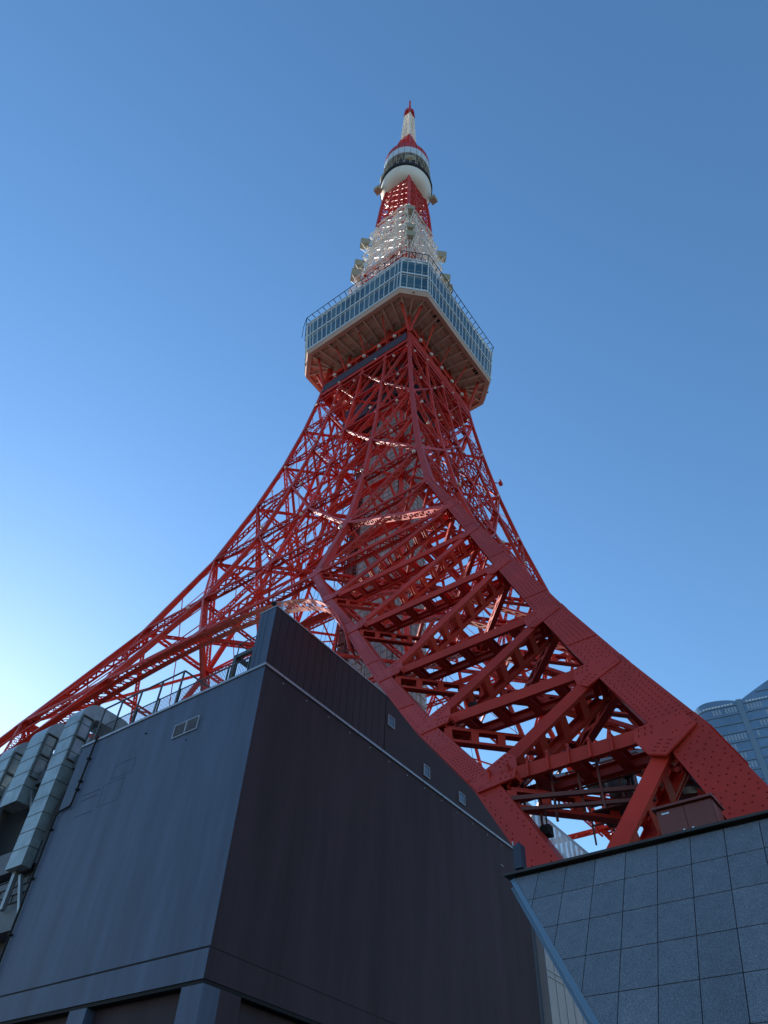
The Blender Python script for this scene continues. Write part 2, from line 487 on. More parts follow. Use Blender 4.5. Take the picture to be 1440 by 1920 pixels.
for k in (0, 1, 2, 3):
    # ---- leg part below the main belt: N bracing between corner and inner column
    for sg in (0, 1):
        cA, cB = (0, 1) if sg == 0 else (4, 3)
        for i in range(1, 8):
            A = face_nodes(k, cA, i); B = face_nodes(k, cB, i)
            near = (k == 0 and sg == 0)
            st = 'batten' if near else 'lace'
            if i > 1 and i < 7:
                member('horizontal_girder', k, A, B, 0.34 if near else 0.34, 1.15 if near else 0.95, st, 0.95 if near else 0.8, CW(LV[i])*0.55, BW(LV[i])*0.55)
            if i < 7:
                # diagonal from corner (upper level) down to inner column (lower level)
                A1 = face_nodes(k, cA, i+1)
                member('diagonal_brace', k, A1, face_nodes(k, cB, i), 0.36 if near else 0.32, 1.0 if near else 0.85, st, 0.8 if near else 0.7, CW(LV[i])*0.5, BW(LV[i])*0.5)
        member('diagonal_brace', k, face_nodes(k, cA, 1), face_nodes(k, cB, 0), 0.46, 0.9, 'lace2', 0.6)
    # ---- belt at level 7 and every level above
    for i in range(7, 14):
        z = LV[i]; n = nrm(k)
        wd = 0.31 if i < 10 else 0.23
        dp = 0.85 if i < 9 else (0.75 if i < 11 else 0.55)
        member('horizontal_girder', k, face_nodes(k, 0, i), face_nodes(k, 4, i), wd, dp, 'lace', 0.6 if k < 2 else 1.0, 0.3, 0.3)
    for i in range(7, 13):
        wd = 0.27 if i < 10 else 0.20
        dp = 0.7 if i < 9 else (0.6 if i < 11 else 0.45)
        for c in range(4):
            pa = 0.75 if k > 1 else 0.5
            a0 = face_nodes(k, c, i); b0 = face_nodes(k, c+1, i); a1 = face_nodes(k, c, i+1); b1 = face_nodes(k, c+1, i+1)
            up = (i + c) % 2 == 1          # primary diamond lattice
            if up: member('diagonal_brace', k, a0, b1, wd, dp, 'lace', pa)
            else: member('diagonal_brace', k, b0, a1, wd, dp, 'lace', pa)
            # secondary, falling towards the middle
            if c < 2 and up: member('diagonal_brace', k, b0, a1, wd*0.7, dp*0.8, 'lace', pa)
            if c >= 2 and not up: member('diagonal_brace', k, a0, b1, wd*0.7, dp*0.8, 'lace', pa)
    # middle post of each face
    mb = MB()
    for i in range(7, 14): girder(mb, face_nodes(k, 2, i), face_nodes(k, 2, i+1), nrm(k), 0.3, 0.4, 'lace', 0.6)
    mb.build('middle_post', ORANGE, T)
    # ---- arch between the legs
    mb = MB(); N = 30; prev = None
    for q in range(N+1):
        t = -24.6 + 49.2*q/N
        z = 39.0 - 0.0145*t*t - 0.0000205*t**4
        p = F(k, t, z, 0.06)
        if prev is not None:
            n = nrm(k)
            mb.bar(prev, p, 0.50, 0.04, (p-prev).cross(n))
            pi = p + n*(-0.95); qi = prev + n*(-0.95)
            mb.bar(qi, pi, 0.50, 0.04, (p-prev).cross(n))
            for e in range(2):
                g0 = prev.lerp(p, e/2); g1 = g0-n*0.95; g2 = prev.lerp(p, (e+1)/2)
                dn = (p-prev).normalized().cross(n)*0.2
                mb.bar(g0+dn, g1+dn, 0.12, 0.02, dn); mb.bar(g1+dn, g2+dn, 0.10, 0.02, dn)
                mb.bar(g0-dn, g1-dn, 0.12, 0.02, dn); mb.bar(g1-dn, g2-dn, 0.10, 0.02, dn)
        prev = p
    mb.build('arch_girder', ORANGE, T)

# fine secondary bracing inside every lattice panel
for k in range(4):
    mb = MB(); n = nrm(k)
    for i in range(7, 13):
        for c in range(4):
            a0 = face_nodes(k, c, i); b0 = face_nodes(k, c+1, i); a1 = face_nodes(k, c, i+1); b1 = face_nodes(k, c+1, i+1)
            ins = n*-0.3
            m0 = (a0+b0)/2+ins; m1 = (a1+b1)/2+ins; l = (a0+a1)/2+ins; r_ = (b0+b1)/2+ins
            for p, q in ((m0, l), (m1, r_)): mb.bar(p, q, 0.08, 0.08, n)
    for i in range(2, 7):
        for cA, cB in ((0, 1), (4, 3)):
            a0 = face_nodes(k, cA, i); b0 = face_nodes(k, cB, i); a1 = face_nodes(k, cA, i+1); b1 = face_nodes(k, cB, i+1)
            if k == 0 and cA == 0: continue
            mb.bar((a1+b0)/2, a0, 0.14, 0.14, n); mb.bar((a1+b0)/2, b1, 0.14, 0.14, n)
    tag(mb.build('secondary_bracing', ORANGE, T), kind='stuff')
# gussets
for k in (0, 1):
    mb = MB()
    n0 = nrm(k)
    def ndir(c0, i0, c1, i1): return (face_nodes(k, c1, i1)-face_nodes(k, c0, i0)).normalized()
    for i in range(2, 8):
        for sg in (0, 1):
            cA, cB = (0, 1) if sg == 0 else (4, 3)
            if i >= 7 and True:
                pass
            colup = ndir(cA, i, cA, i+1); coldn = ndir(cA, i, cA, i-1)
            hz = ndir(cA, i, cB, i); dg = ndir(cA, i, cB, i-1)
            nn = colup.cross(hz); nn = nn if nn.dot(n0) > 0 else -nn
            fa = CW(LV[i])
            riv = (k == 0 and sg == 0)
            L1 = fa*0.5+0.55
            gusset(mb, face_nodes(k, cA, i)+n0*0.05, nn, [hz, dg, colup, coldn], [L1-0.08, L1, 0.3, 0.4], [0.22, 0.22, fa*0.3, fa*0.3], riv)
            if i < 7:
                colup = ndir(cB, i, cB, i+1); coldn = ndir(cB, i, cB, i-1)
                hz = -hz; dg = ndir(cB, i, cA, i+1)
                nn = colup.cross(hz); nn = nn if nn.dot(n0) > 0 else -nn
                gusset(mb, face_nodes(k, cB, i)+n0*0.05, nn, [hz, dg, colup, coldn], [0.95, 1.05, 0.35, 0.3], [0.22, 0.22, 0.25, 0.25], riv)
    for i in range(7, 14):
        for c in range(5):
            s = 0.85 if i < 9 else 0.6
            colup = ndir(c, i, c, i+1)
            ds = [colup, -colup]
            if c > 0: ds.append(ndir(c, i, c-1, i))
            if c < 4: ds.append(ndir(c, i, c+1, i))
            nn = colup.cross(ds[2]); nn = nn if nn.dot(n0) > 0 else -nn
            gusset(mb, face_nodes(k, c, i)+n0*0.052, nn, ds, s, 0.16)
    cc_ = mb.build('gusset_plates', ORANGE, T); tag(cc_, kind='stuff')
    if RIV.v: tag(RIV.build('rivet_rows', RIVET, cc_), kind='stuff'); RIV = MB()

# leg interior: plan bracing and the hidden inner side of every leg
for k in range(4):
    leg = MB()
    for i in range(2, 8):
        z = LV[i]; Rz = R(z-1.1)-0.45; t = TI(z-1.1)+0.35
        A = rot(k, (-Rz, -Rz, z-0.4)); B = rot(k, (-Rz, -t, z-0.4)); B2 = rot(k, (-t, -Rz, z-0.4))
        up = V((0, 0, 1))
        girder(leg, B, B2, up, 0.28, 0.5, 'batten', 0.8)
        girder(leg, A, (B+B2)/2, up, 0.25, 0.4, 'lace', 0.7)
        if i < 7:
            z2 = LV[i+1]; t2 = TI(z2)+0.35; R2 = R(z2)-0.4
            Bn = rot(k, (-R2, -t2, z2)); B2n = rot(k, (-t2, -R2, z2))
            nn = rot(k, (1, 1, 0))
            girder(leg, B, (Bn+B2n)/2, nn, 0.22, 0.35, 'lace', 0.7)
            girder(leg, B2, (Bn+B2n)/2, nn, 0.22, 0.35, 'lace', 0.7)
    tag(leg.build('leg_bracing', ORANGE, T), kind='stuff')
a_ = face_nodes(0, 0, 2); b_ = face_nodes(0, 1, 2); hd = (b_-a_).normalized()
for q in range(7):
    p = a_+hd*(1.55+q*0.55)+V((-0.05, 0, 0.02))
    mb = MB(); mb.bar(p+V((0, 0, -0.22)), p+V((0.05, 0, 0.32)), 0.05, 0.06, V((1, 0, 0)))
    mb.bar(p+V((-0.02, 0, 0.24)), p+V((0.6, 0, 0.26)), 0.04, 0.04)
    mb.build('clamp_strap', ORANGE, T)

# interior lattice above the belt
core = MB()
for i in range(7, 15):
    z = LV[i]; Rz = R(z)-0.3; t = TI(z)+0.25
    up = V((0, 0, 1))
    for k in (0, 1):
        for s in (-1, 1):
            girder(core, rot(k, (-Rz, s*t, z-0.2)), rot(k, (Rz, s*t, z-0.2)), up, 0.2, 0.4 if i > 8 else 0.6, 'lace', 0.9)
    for k in range(4):
        girder(core, rot(k, (-Rz, -Rz, z-0.3)), rot(k, (-t, -t, z-0.3)), up, 0.25, 0.4, 'lace', 0.9)
        girder(core, rot(k, (-Rz, 0, z-0.3)), rot(k, (-t, -t, z-0.3)), up, 0.22, 0.3, 'lace', 0.9)
        girder(core, rot(k, (0, -Rz, z-0.3)), rot(k, (-t, -t, z-0.3)), up, 0.22, 0.3, 'lace', 0.9)
        if i < 14:
            z2 = LV[i+1]; t2 = TI(z2)+0.25; R2 = R(z2)-0.3
            nn = rot(k, (-1, 0, 0))
            if k > 1: core.bar(rot(k, (-t, -t, z)), rot(k, (-t2, t2, z2)), 0.16, 0.16, nn); core.bar(rot(k, (-t, t, z)), rot(k, (-t2, -t2, z2)), 0.16, 0.16, nn)
            girder(core, rot(k, (-t, -t, z)), rot(k, (-R2, -t2, z2)), rot(k, (0, 1, 0)), 0.22, 0.3, 'lace', 0.8)
            girder(core, rot(k, (-t, -t, z)), rot(k, (-t2, -R2, z2)), rot(k, (1, 0, 0)), 0.22, 0.3, 'lace', 0.8)
tag(core.build('interior_bracing', ORANGE, T), kind='stuff')
rest.v and tag(rest.build('rear_face_lattice', ORANGE, T), kind='stuff')

# walkway gratings and thin cables inside
mb = MB()
for i in (8, 9, 10, 11, 12):
    z = LV[i]+0.9; t = TI(z)
    for s in (-1, 1):
        mb = MB(); mb.box((-t, s*t-0.5, z), (t, s*t+0.5, z+0.06)); mb.build('maintenance_walkway', ORANGE, T)
        mb = MB(); mb.box((s*t-0.5, -t+0.52, z), (s*t+0.5, t-0.52, z+0.06)); mb.build('maintenance_walkway', ORANGE, T)
mb = MB()
for q in range(26):
    a = random.uniform(0, 6.28); rr_ = random.uniform(5, 14); x, y = rr_*math.cos(a), rr_*math.sin(a)
    mb.tube(V((x*1.5, y*1.5, 26)), V((x*0.6, y*0.6, 96)), 0.025, k=4)
mb.build('stay_cable', BLACK, T)

# lift shaft and the darker stair shaft beside it
sh = MB(); sh.box((-3.3, -3.6, 20), (3.3, 2.6, 108))
shaft = sh.build('lift_shaft', SHAFTG, T)
mb = MB()
for z in [20+1.1*i for i in range(80)]:
    for a, b in (((-3.36, -3.66, z), (-3.36, 2.66, z)), ((-3.36, -3.66, z), (3.36, -3.66, z)), ((3.36, -3.66, z), (3.36, 2.66, z)), ((-3.36, 2.66, z), (3.36, 2.66, z))):
        mb.bar(V(a), V(b), 0.07, 0.07)
for q in range(8):
    x = -3.36+6.72*q/7; y = -3.66+6.32*q/7
    mb.bar(V((x, -3.66, 20)), V((x, -3.66, 108)), 0.08, 0.08, V((1, 0, 0)))
    mb.bar(V((-3.36, y, 20)), V((-3.36, y, 108)), 0.08, 0.08, V((1, 0, 0)))
mb.build('shaft_frame', SHAFTL, shaft)
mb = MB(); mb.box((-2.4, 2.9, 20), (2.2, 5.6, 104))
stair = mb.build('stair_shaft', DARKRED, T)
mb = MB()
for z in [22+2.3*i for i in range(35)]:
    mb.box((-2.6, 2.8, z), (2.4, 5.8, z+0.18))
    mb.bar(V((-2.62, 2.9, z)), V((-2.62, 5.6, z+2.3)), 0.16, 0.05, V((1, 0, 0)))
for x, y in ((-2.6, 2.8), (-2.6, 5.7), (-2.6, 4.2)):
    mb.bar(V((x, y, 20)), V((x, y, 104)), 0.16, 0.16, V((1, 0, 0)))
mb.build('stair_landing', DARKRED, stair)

# machinery rooms under the deck
mb = MB(); mb.box((-4.6, -4.8, 103.5), (5.0, 5.5, 112)); mb.box((-6.5, 0.8, 99), (-2.5, 6.0, 103.4)); mb.build('machine_room', NAVY, T)

# ---- below the deck: deep belts, net panel, struts
mb = MB()
for k in range(4):
    for z0, h in ((106.9, 1.0), (112.6, 1.4)):
        a = F(k, -R(z0), z0); b = F(k, R(z0), z0)
        girder(mb, F(k, -R(z0)+0.2, z0+h, 0.06), F(k, R(z0)-0.2, z0+h, 0.06), nrm(k), h*0.8, 0.5, 'lace', 0.8)
    # bracing between 105.9 and 118
    for q in range(8):
        t0 = -R(107)+2*R(107)*q/8; t1 = t0+2*R(107)/8
        a = F(k, t0*0.98, 107.4, 0.2); b = F(k, t1*0.95, 113, 0.2); c = F(k, t0*0.95, 113, 0.2)
        mb.bar(a, b, 0.2, 0.2, nrm(k)); mb.bar(a, c, 0.16, 0.16, nrm(k))
        a = F(k, t0*0.95, 113.4, 0.2); b = F(k, t1*0.92, 117.6, 0.2)
        mb.bar(a, b, 0.16, 0.16, nrm(k))
mb.build('upper_belt_girder', ORANGE, T)
mb = MB()
z0, z1 = 108.4, 111.2
mb.hexa([F(0, -R(z0)+0.6, z0, -0.05), F(0, R(z0)-0.4, z0, -0.05), F(0, R(z1)-0.4, z1, -0.05), F(0, -R(z1)+0.6, z1, -0.05),
         F(0, -R(z0)+0.6, z0, 0.02), F(0, R(z0)-0.4, z0, 0.02), F(0, R(z1)-0.4, z1, 0.02), F(0, -R(z1)+0.6, z1, 0.02)])
mb.build('protective_net_panel', NAVY, T)
mb = MB()
for k in (1, 2, 3):
    mb.hexa([F(k, -R(z0)+0.6, z0, -0.05), F(k, R(z0)-0.4, z0, -0.05), F(k, R(z1)-0.4, z1, -0.05), F(k, -R(z1)+0.6, z1, -0.05),
         F(k, -R(z0)+0.6, z0, 0.02), F(k, R(z0)-0.4, z0, 0.02), F(k, R(z1)-0.4, z1, 0.02), F(k, -R(z1)+0.6, z1, 0.02)])
mb.build('red_belt_panel', ORANGE, T)
# dark ceiling inside the neck of the tower, directly below the deck
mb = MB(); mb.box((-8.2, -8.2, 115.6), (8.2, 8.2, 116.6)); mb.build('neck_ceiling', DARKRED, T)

# ---------------------------------------------------------------- main deck
ZB, ZT, WB_, WT_, CH = 118.4, 128.3, 13.72, 14.48, 3.41
def octo(W, c, z):
    P = [(-W, W-c), (-W, -W+c), (-W+c, -W), (W-c, -W), (W, -W+c), (W, W-c), (W-c, W), (-W+c, W)]
    return [V((x, y, z)) for x, y in P]
def dk(fr, off=0.0):
    z = ZB+(ZT-ZB)*fr; W = WB_+(WT_-WB_)*fr+off
    return octo(W, CH, z)
deck = MB()
def ringwall(mb, A, B):
    for j in range(8):
        mb.quad(A[j], A[(j+1) % 8], B[(j+1) % 8], B[j])
ringwall(deck, dk(0), dk(1)); deck.poly(dk(1)); deck.poly(dk(0)[::-1])
DK = deck.build('observation_deck', DWHITE, T)
glass = MB(); mull = MB(); rails = MB()
for lo, hi in ((0.085, 0.45), (0.565, 0.93)):
    A = dk(lo, 0.03); B = dk(hi, 0.03); A2 = dk(lo, 0.10); B2 = dk(hi, 0.10)
    for j in range(8):
        a0, a1, b0, b1 = A[j], A[(j+1) % 8], B[j], B[(j+1) % 8]
        long_ = (a1-a0).length > 10
        ws = ([0.62, 0.62]+[1.0]*17+[0.62, 0.62]) if long_ else [1, 1.15, 1.15, 1]
        tot = sum(ws); acc = 0
        nout = ((a0+a1)/2); nout.z = 0; nout.normalize()
        for q, wq in enumerate(ws):
            s0 = acc/tot; acc += wq; s1 = acc/tot
            e = 0.07/((a1-a0).length)
            glass.quad(a0.lerp(a1, s0+e), a0.lerp(a1, s1-e), b0.lerp(b1, s1-e), b0.lerp(b1, s0+e))
            for fr2 in (0.2, 0.82):
                p = a0.lerp(b0, fr2); p1 = a1.lerp(b1, fr2)
                rails.bar(p.lerp(p1, s0+e)+nout*0.02, p.lerp(p1, s1-e)+nout*0.02, 0.05, 0.05)
wp_ = glass.build('window_pane', DGLASS, DK)
for c_ in ((0.02, 0.08, 0.125), (0.008, 0.035, 0.06), (0.05, 0.11, 0.14)): wp_.data.materials.append(mat('deck_window_glass', c_, 0.08, spec=0.6))
wp_.data.polygons.foreach_set('material_index', [random.choice((0, 0, 0, 1, 1, 2, 3)) for _ in wp_.data.polygons])
A = dk(0.0, 0.09); B = dk(1.0, 0.09)
for j in range(8):
    a0, a1, b0, b1 = A[j], A[(j+1) % 8], B[j], B[(j+1) % 8]
    long_ = (a1-a0).length > 10
    ws = ([0.62, 0.62]+[1.0]*17+[0.62, 0.62]) if long_ else [1, 1.15, 1.15, 1]
    tot = sum(ws); acc = 0
    for wq in [0]+ws:
        acc += wq; s = acc/tot
        edge = s < 0.001 or s > 0.999
        mull.bar(a0.lerp(a1, s), b0.lerp(b1, s), 0.2 if edge else 0.11, 0.14, V((0, 0, 1)).cross(a1-a0))
mull.build('window_mullion', DWHITE, DK)
rails.build('window_transom', DWHITE, DK)
rim = MB()
for fr, hh in ((0.0, 0.35), (0.507, 0.5), (1.0, 0.45)):
    A = dk(fr, 0.13); 
    for j in range(8): rim.bar(A[j], A[(j+1) % 8], 0.12, hh, V((0, 0, 1)))
rim.build('deck_rim', DWHITE, DK)
# fascia and soffit
mb = MB()
A = octo(WB_+0.12, CH, ZB-0.18); B = octo(WB_-0.1, CH, ZB-1.35); C_ = octo(WB_-0.75, CH-0.2, ZB-1.35); D_ = octo(WB_-0.75, CH-0.2, ZB-0.5)
ringwall(mb, B, A); ringwall(mb, C_, B); ringwall(mb, D_, C_)
mb.build('soffit_fascia', FASCIA, DK)
mb = MB()
A = octo(WB_-0.7, CH-0.2, ZB-0.62)
mb.poly(A[::-1])
soff = mb.build('soffit', PINK, DK)
mb = MB()
for k in range(4):
    for q in range(-5, 6):
        t = q*2.0
        a = rot(k, (-WB_+0.8, t, ZB-0.95)); b = rot(k, (-8.4, t*0.85, ZB-0.95))
        mb.bar(a, b, 0.28, 0.62)
    for x in (12.1, 10.7, 9.5):
        mb.bar(rot(k, (-x, -x-0.2, ZB-0.80)), rot(k, (-x, x+0.2, ZB-0.80)), 0.16, 0.34)
    for q in range(-20, 21):
        t = q*0.55
        mb.bar(rot(k, (-WB_+0.8, t, ZB-0.74)), rot(k, (-12.2, t, ZB-0.74)), 0.07, 0.2)
    a = rot(k, (-WB_+CH*0.5+0.5, -WB_+CH*0.5+0.5, ZB-0.95)); b = rot(k, (-8.6, -8.6, ZB-0.95))
    mb.bar(a, b, 0.3, 0.62)
    for q in range(-5, 6):
        o_ = q*0.42
        a = rot(k, (-WB_+CH*0.5+0.5+o_*0.7, -WB_+CH*0.5+0.5-o_*0.7, ZB-0.74)); b = rot(k, (-11.2+o_*0.45, -11.2-o_*0.45, ZB-0.74))
        mb.bar(a, b, 0.07, 0.2)
mb.build('soffit_beam', PINK, soff)
mb = MB()
for k in range(4):
    for q in (-1, 0, 1):
        mb = MB()
        t = q*5.2
        p = rot(k, (-R(112), t*0.86, 112.2))
        mb.tube(p, rot(k, (-11.7, t, ZB-1.0)), 0.13)
        mb.tube(p, rot(k, (-9.2, t*1.12, ZB-1.0)), 0.08)
        mb.build('deck_strut', ORANGE, T)
    mb = MB()
    c = rot(k, (-R(111)+0.1, -R(111)+0.1, 111))
    mb.tube(c, rot(k, (-11.7, -9.3, ZB-1.0)), 0.24)
    mb.tube(c, rot(k, (-9.3, -11.7, ZB-1.0)), 0.24)
    mb.tube(c, rot(k, (-8.9, -8.9, 118)), 0.3)
    mb.build('deck_strut', ORANGE, T)
# vents in the soffit
mb = MB()
for k, t in ((1, 5.8), (1, -7.0)):
    mb.box((-t-0.8, -12.9, ZB-0.70), (-t+0.8, -12.2, ZB-0.64))
mb.build('soffit_vent', BLACK, soff)
# roof fence: outward curved posts and a top wire
mb = MB()
for j in range(8):
    A = dk(1.0, 0.0); O = octo(WT_+0.45, CH+0.1, ZT+2.3)
    a0, a1 = A[j], A[(j+1) % 8]; o0, o1 = O[j], O[(j+1) % 8]
    N = 17 if (a1-a0).length > 10 else 4
    for q in range(N+1):
        s = q/N
        p = a0.lerp(a1, s); o_ = o0.lerp(o1, s); nx = V((o_.x-p.x, o_.y-p.y, 0))
        p = p - nx*0.9
        mb.tube(p, p+V((0, 0, 1.2)), 0.07, k=5); mb.tube(p+V((0, 0, 1.2)), o_, 0.07, k=5)
        mb.sphere(p+V((0, 0, 1.2)), 0.13, 6)
    mb.tube(o0, o1, 0.07, k=5)
o_ = octo(WT_+0.45, CH+0.1, ZT+2.3)[0]
mb.path([o_, V((o_.x+0.1, o_.y+0.4, ZT-1)), V((o_.x+0.25, o_.y+0.3, ZT-5))], 0.06)
mb.build('roof_fence', BLACK, DK)

# ---------------------------------------------------------------- upper tower
UZ = [124, 137, 151, 160, 190, 207, 219, 224]
UR = [8.3, 7.9, 6.9, 6.3, 5.4, 4.95, 4.3, 3.9]
RU = lambda z: interp(z, UZ, UR)
def FU(k, t, z, ins=0): return rot(k, (-RU(z)+ins, t*RU(z), z))
lv = [126, 132, 138, 144, 149, 154.5, 160, 165, 170, 175, 180, 185, 190, 195, 200, 205, 210, 214, 218, 222]
for (za, zb, m, nm, secs) in ((126, 160, ORANGE, 'red', 0), (160, 190, WHITE, 'white', 0), (190, 218, ORANGE, 'red', 0), (218, 222, WHITE, 'white', 0)):
    COLS = [MB() for _ in range(4)]; lat = MB()
    L_ = [z for z in lv if za <= z <= zb]
    for z0, z1 in zip(L_, L_[1:]):
        for k in range(4):
            c0 = 0.62; 
            rg = []
            for z in (z0, z1):
                Rz = RU(z); rg += [rot(k, p) for p in ((-Rz, -Rz, z), (-Rz+c0, -Rz, z), (-Rz+c0, -Rz+c0, z), (-Rz, -Rz+c0, z))]
            COLS[k].hexa(rg)
            n = nrm(k)
            zm = (z0+z1)/2
            for t0, t1 in ((-1, -0.33), (-0.33, 0.33), (0.33, 1)):
                lat.bar(FU(k, t0, z0, 0.2), FU(k, t1, z1, 0.2), 0.17, 0.17, n)
                lat.bar(FU(k, t1, z0, 0.2), FU(k, t0, z1, 0.2), 0.17, 0.17, n)
            for t0 in (-0.33, 0.33):
                lat.bar(FU(k, t0, z0, 0.2), FU(k, t0, z1, 0.2), 0.26, 0.26, n)
            for z in ((z0, zm) if secs is not None and nm == 'white' else (z0,)):
                lat.bar(FU(k, -1, z, 0.15), FU(k, 1, z, 0.15), 0.2 if z == z0 else 0.11, 0.2, n)
            # interior
            lat.bar(FU(k, -0.33, z0, 0.2), rot(k, (RU(z0)-0.2, -0.33*RU(z0), z0)), 0.2, 0.25)
            for t in (-0.3, 0.3):
                lat.bar(rot(k, (-2.2, t*7, z0)), rot(k, (-2.2, -t*7, z1)), 0.18, 0.18, n)
            lat.bar(rot(k, (-2.2, -2.2, z0)), rot(k, (-2.2, -2.2, z1)), 0.35, 0.35, n)
            lat.bar(rot(k, (-2.2, -2.2, z0)), FU(k, -1, z0, 0), 0.2, 0.2)
            lat.bar(rot(k, (-2.2, 2.2, zm)), FU(k, -0.33, zm, 0), 0.16, 0.16)
    for cb in COLS: cb.build('upper_column', m, T)
    lat.build('upper_lattice', m, T)
# enclosed lift core of the upper tower
mb = MB(); mb.box((-1.5, -1.5, 128), (1.5, 1.5, 222)); mb.build('upper_lift_core', ORANGE, T)
# service platforms (grating edges catch the sun)
mb = MB()
for z in (144, 160, 175, 190):
    rz = RU(z)+0.35; mb = MB()
    for k in range(4):
        mb.box(*[tuple(sorted_) for sorted_ in zip(*[(min(a, b), max(a, b)) for a, b in zip(rot(k, (-rz, -rz+1.2, z)), rot(k, (-rz+0.7, rz-1.2, z+0.08)))])])
    mb.build('service_platform', WHITE, T)
mb = MB(); random.seed(11)
for q in range(150):
    z = random.uniform(146, 189); k = random.randrange(4); t = random.uniform(-1.0, 1.0)
    p = FU(k, t, z, 0.1); n = nrm(k); L_ = random.uniform(0.3, 1.3)
    mb.bar(p, p+n*L_+V((0, 0, random.uniform(-0.4, 0.4))), 0.1, 0.12)
    e = p+n*L_; s_ = rot(k, (0, 1, 0))*random.uniform(0.4, 1.3)
    mb.bar(e-s_, e+s_, 0.09, random.choice((0.1, 0.35)))
    if q % 3 == 0: mb.bar(e, e+V((0, 0, random.uniform(0.8, 2.2))), 0.08, 0.08, n)
mb.build('antenna_arms', WHITE, T)['kind'] = 'stuff'
for z, ex in ((150, 1.3), (156.5, 1.2), (163, 1.1), (170, 0.9), (176.5, 0.8), (183, 0.6)):
    mb = MB(); rz = RU(z)+ex
    for k in range(4):
        for dz in (0, 0.6, 1.1): mb.bar(rot(k, (-rz, -rz, z+dz)), rot(k, (-rz, rz, z+dz)), 0.09, 0.09 if dz else 0.2)
        for q in range(-5, 6): mb.bar(rot(k, (-rz, q*rz/5.0, z)), rot(k, (-rz, q*rz/5.0, z+1.1)), 0.07, 0.07, nrm(k))
        for q in (-0.95, -0.5, 0, 0.5, 0.95): mb.bar(rot(k, (-rz, q*rz, z)), rot(k, (-RU(z), q*RU(z), z)), 0.12, 0.14); mb.bar(rot(k, (-rz, q*rz, z)), rot(k, (-RU(z-2), q*RU(z-2), z-2)), 0.09, 0.09)
    mb.build('railed_platform', WHITE, T)
# antenna housings on the corners of the white section
for k in range(4):
    for z0, ww, hh, mm in ((176.8, 1.1, 2.3, CREAM), (163.4, 1.15, 2.2, CREAM), (157.6, 1.2, 2.6, CREAM)):
        o0 = RU(z0)+1.0
        box = MB()
        cc = V((-1, -1, 0)).normalized(); ss = V((1, -1, 0)).normalized()
        ctr = V((-o0, -o0, z0))
        P = []
        for dz, sc in ((0, 0.72), (hh, 1.0)):
            for a, b in ((-1, -1), (1, -1), (1, 1), (-1, 1)):
                q = ctr + ss*(a*ww*sc) + cc*(b*1.15) + V((0, 0, dz))
                P.append(rot(k, q))
        box.hexa(P)
        hb = box.build('antenna_housing', mm, T)
        br = MB()
        for a in (-1, 1):
            for dz in (0.1, hh):
                br.tube(rot(k, ctr+ss*(a*ww*0.8)-cc*1.1+V((0, 0, dz))), rot(k, V((-RU(z0)+0.4, -RU(z0)+0.4, z0+dz-1))+ss*(a*0.9)), 0.12, k=5)
            br.tube(rot(k, ctr+ss*(a*ww*0.7)+cc*0.9), rot(k, V((-RU(z0-5)+0.3, -RU(z0-5)+0.3, z0-5))), 0.10, k=5)
        br.build('bracket', WHITE, hb)
# ---------------------------------------------------------------- top deck
Z0 = V((0, 0, 0))
td = MB(); td.lathe(Z0, [(0.1, 216.6), (3.0, 216.8), (5.2, 217.6), (6.5, 218.8), (7.15, 220.2), (7.45, 221.8), (7.45, 222.1)], 64)
TD = td.build('top_deck', WHITE, T, smooth=True)
mb = MB(); mb.lathe(Z0, [(7.45, 222.0), (7.75, 222.1), (7.8, 223.8), (7.3, 224.0), (0.2, 224.0)], 64); mb.build('dark_ring', BLACK, TD, smooth=False)
mb = MB(); mb.lathe(Z0, [(5.6, 224), (5.6, 236)], 48); mb.build('recessed_wall', NAVY, TD)
mb = MB(); mb.lathe(Z0, [(5.6, 235.9), (7.0, 235.9), (7.22, 236.0), (7.22, 241.8), (7.16, 241.9)], 64); mb.build('white_band', DWHITE, TD)
mb = MB(); mb.lathe(Z0, [(7.2, 241.85), (7.1, 246.6), (6.0, 247.6), (2.0, 249.2), (0.1, 249.3)], 64); mb.build('red_band', ORANGE, TD)
mb = MB()
for j in range(24):
    a = 2*math.pi*j/24; c, s = math.cos(a), math.sin(a)
    mb.bar(V((7.24*c, 7.24*s, 236)), V((7.14*c, 7.14*s, 246.6)), 0.07, 0.05, V((c, s, 0)))
mb.build('panel_seam', BLACK, TD)
mb = MB()
for j in range(24):
    a = 2*math.pi*j/24; b = 2*math.pi*(j+1)/24; m_ = (a+b)/2
    P = lambda an, rr_, z: V((rr_*math.cos(an), rr_*math.sin(an), z))
    mb.tube(P(a, 7.4, 224), P(m_, 6.9, 236), 0.09, k=5); mb.tube(P(b, 7.4, 224), P(m_, 6.9, 236), 0.09, k=5)
    mb.tube(P(a, 7.2, 230), P(b, 7.2, 230), 0.07, k=5)
mb.build('ring_truss', CREAM, TD)
for ax in (V((-1, -1, 0)), V((1, -1, 0)), V((-1, 1, 0)), V((1, 1, 0))):
    mb = MB(); ax.normalize(); c = ax*7.1+V((0, 0, 230)); sd_ = V((-ax.y, ax.x, 0))
    mb.lathe(c-ax*0.2, [(1.5, 0), (1.6, 0.3), (1.1, 0.9), (0.1, 1.1)], 16, ax)
    for e in (-1, 1):
        mb.tube(c+sd_*(e*1.7)+V((0, 0, -5)), c+sd_*(e*1.5)+V((0, 0, 5.4)), 0.14, k=5)
    mb.build('radome_dish', CREAM, TD)
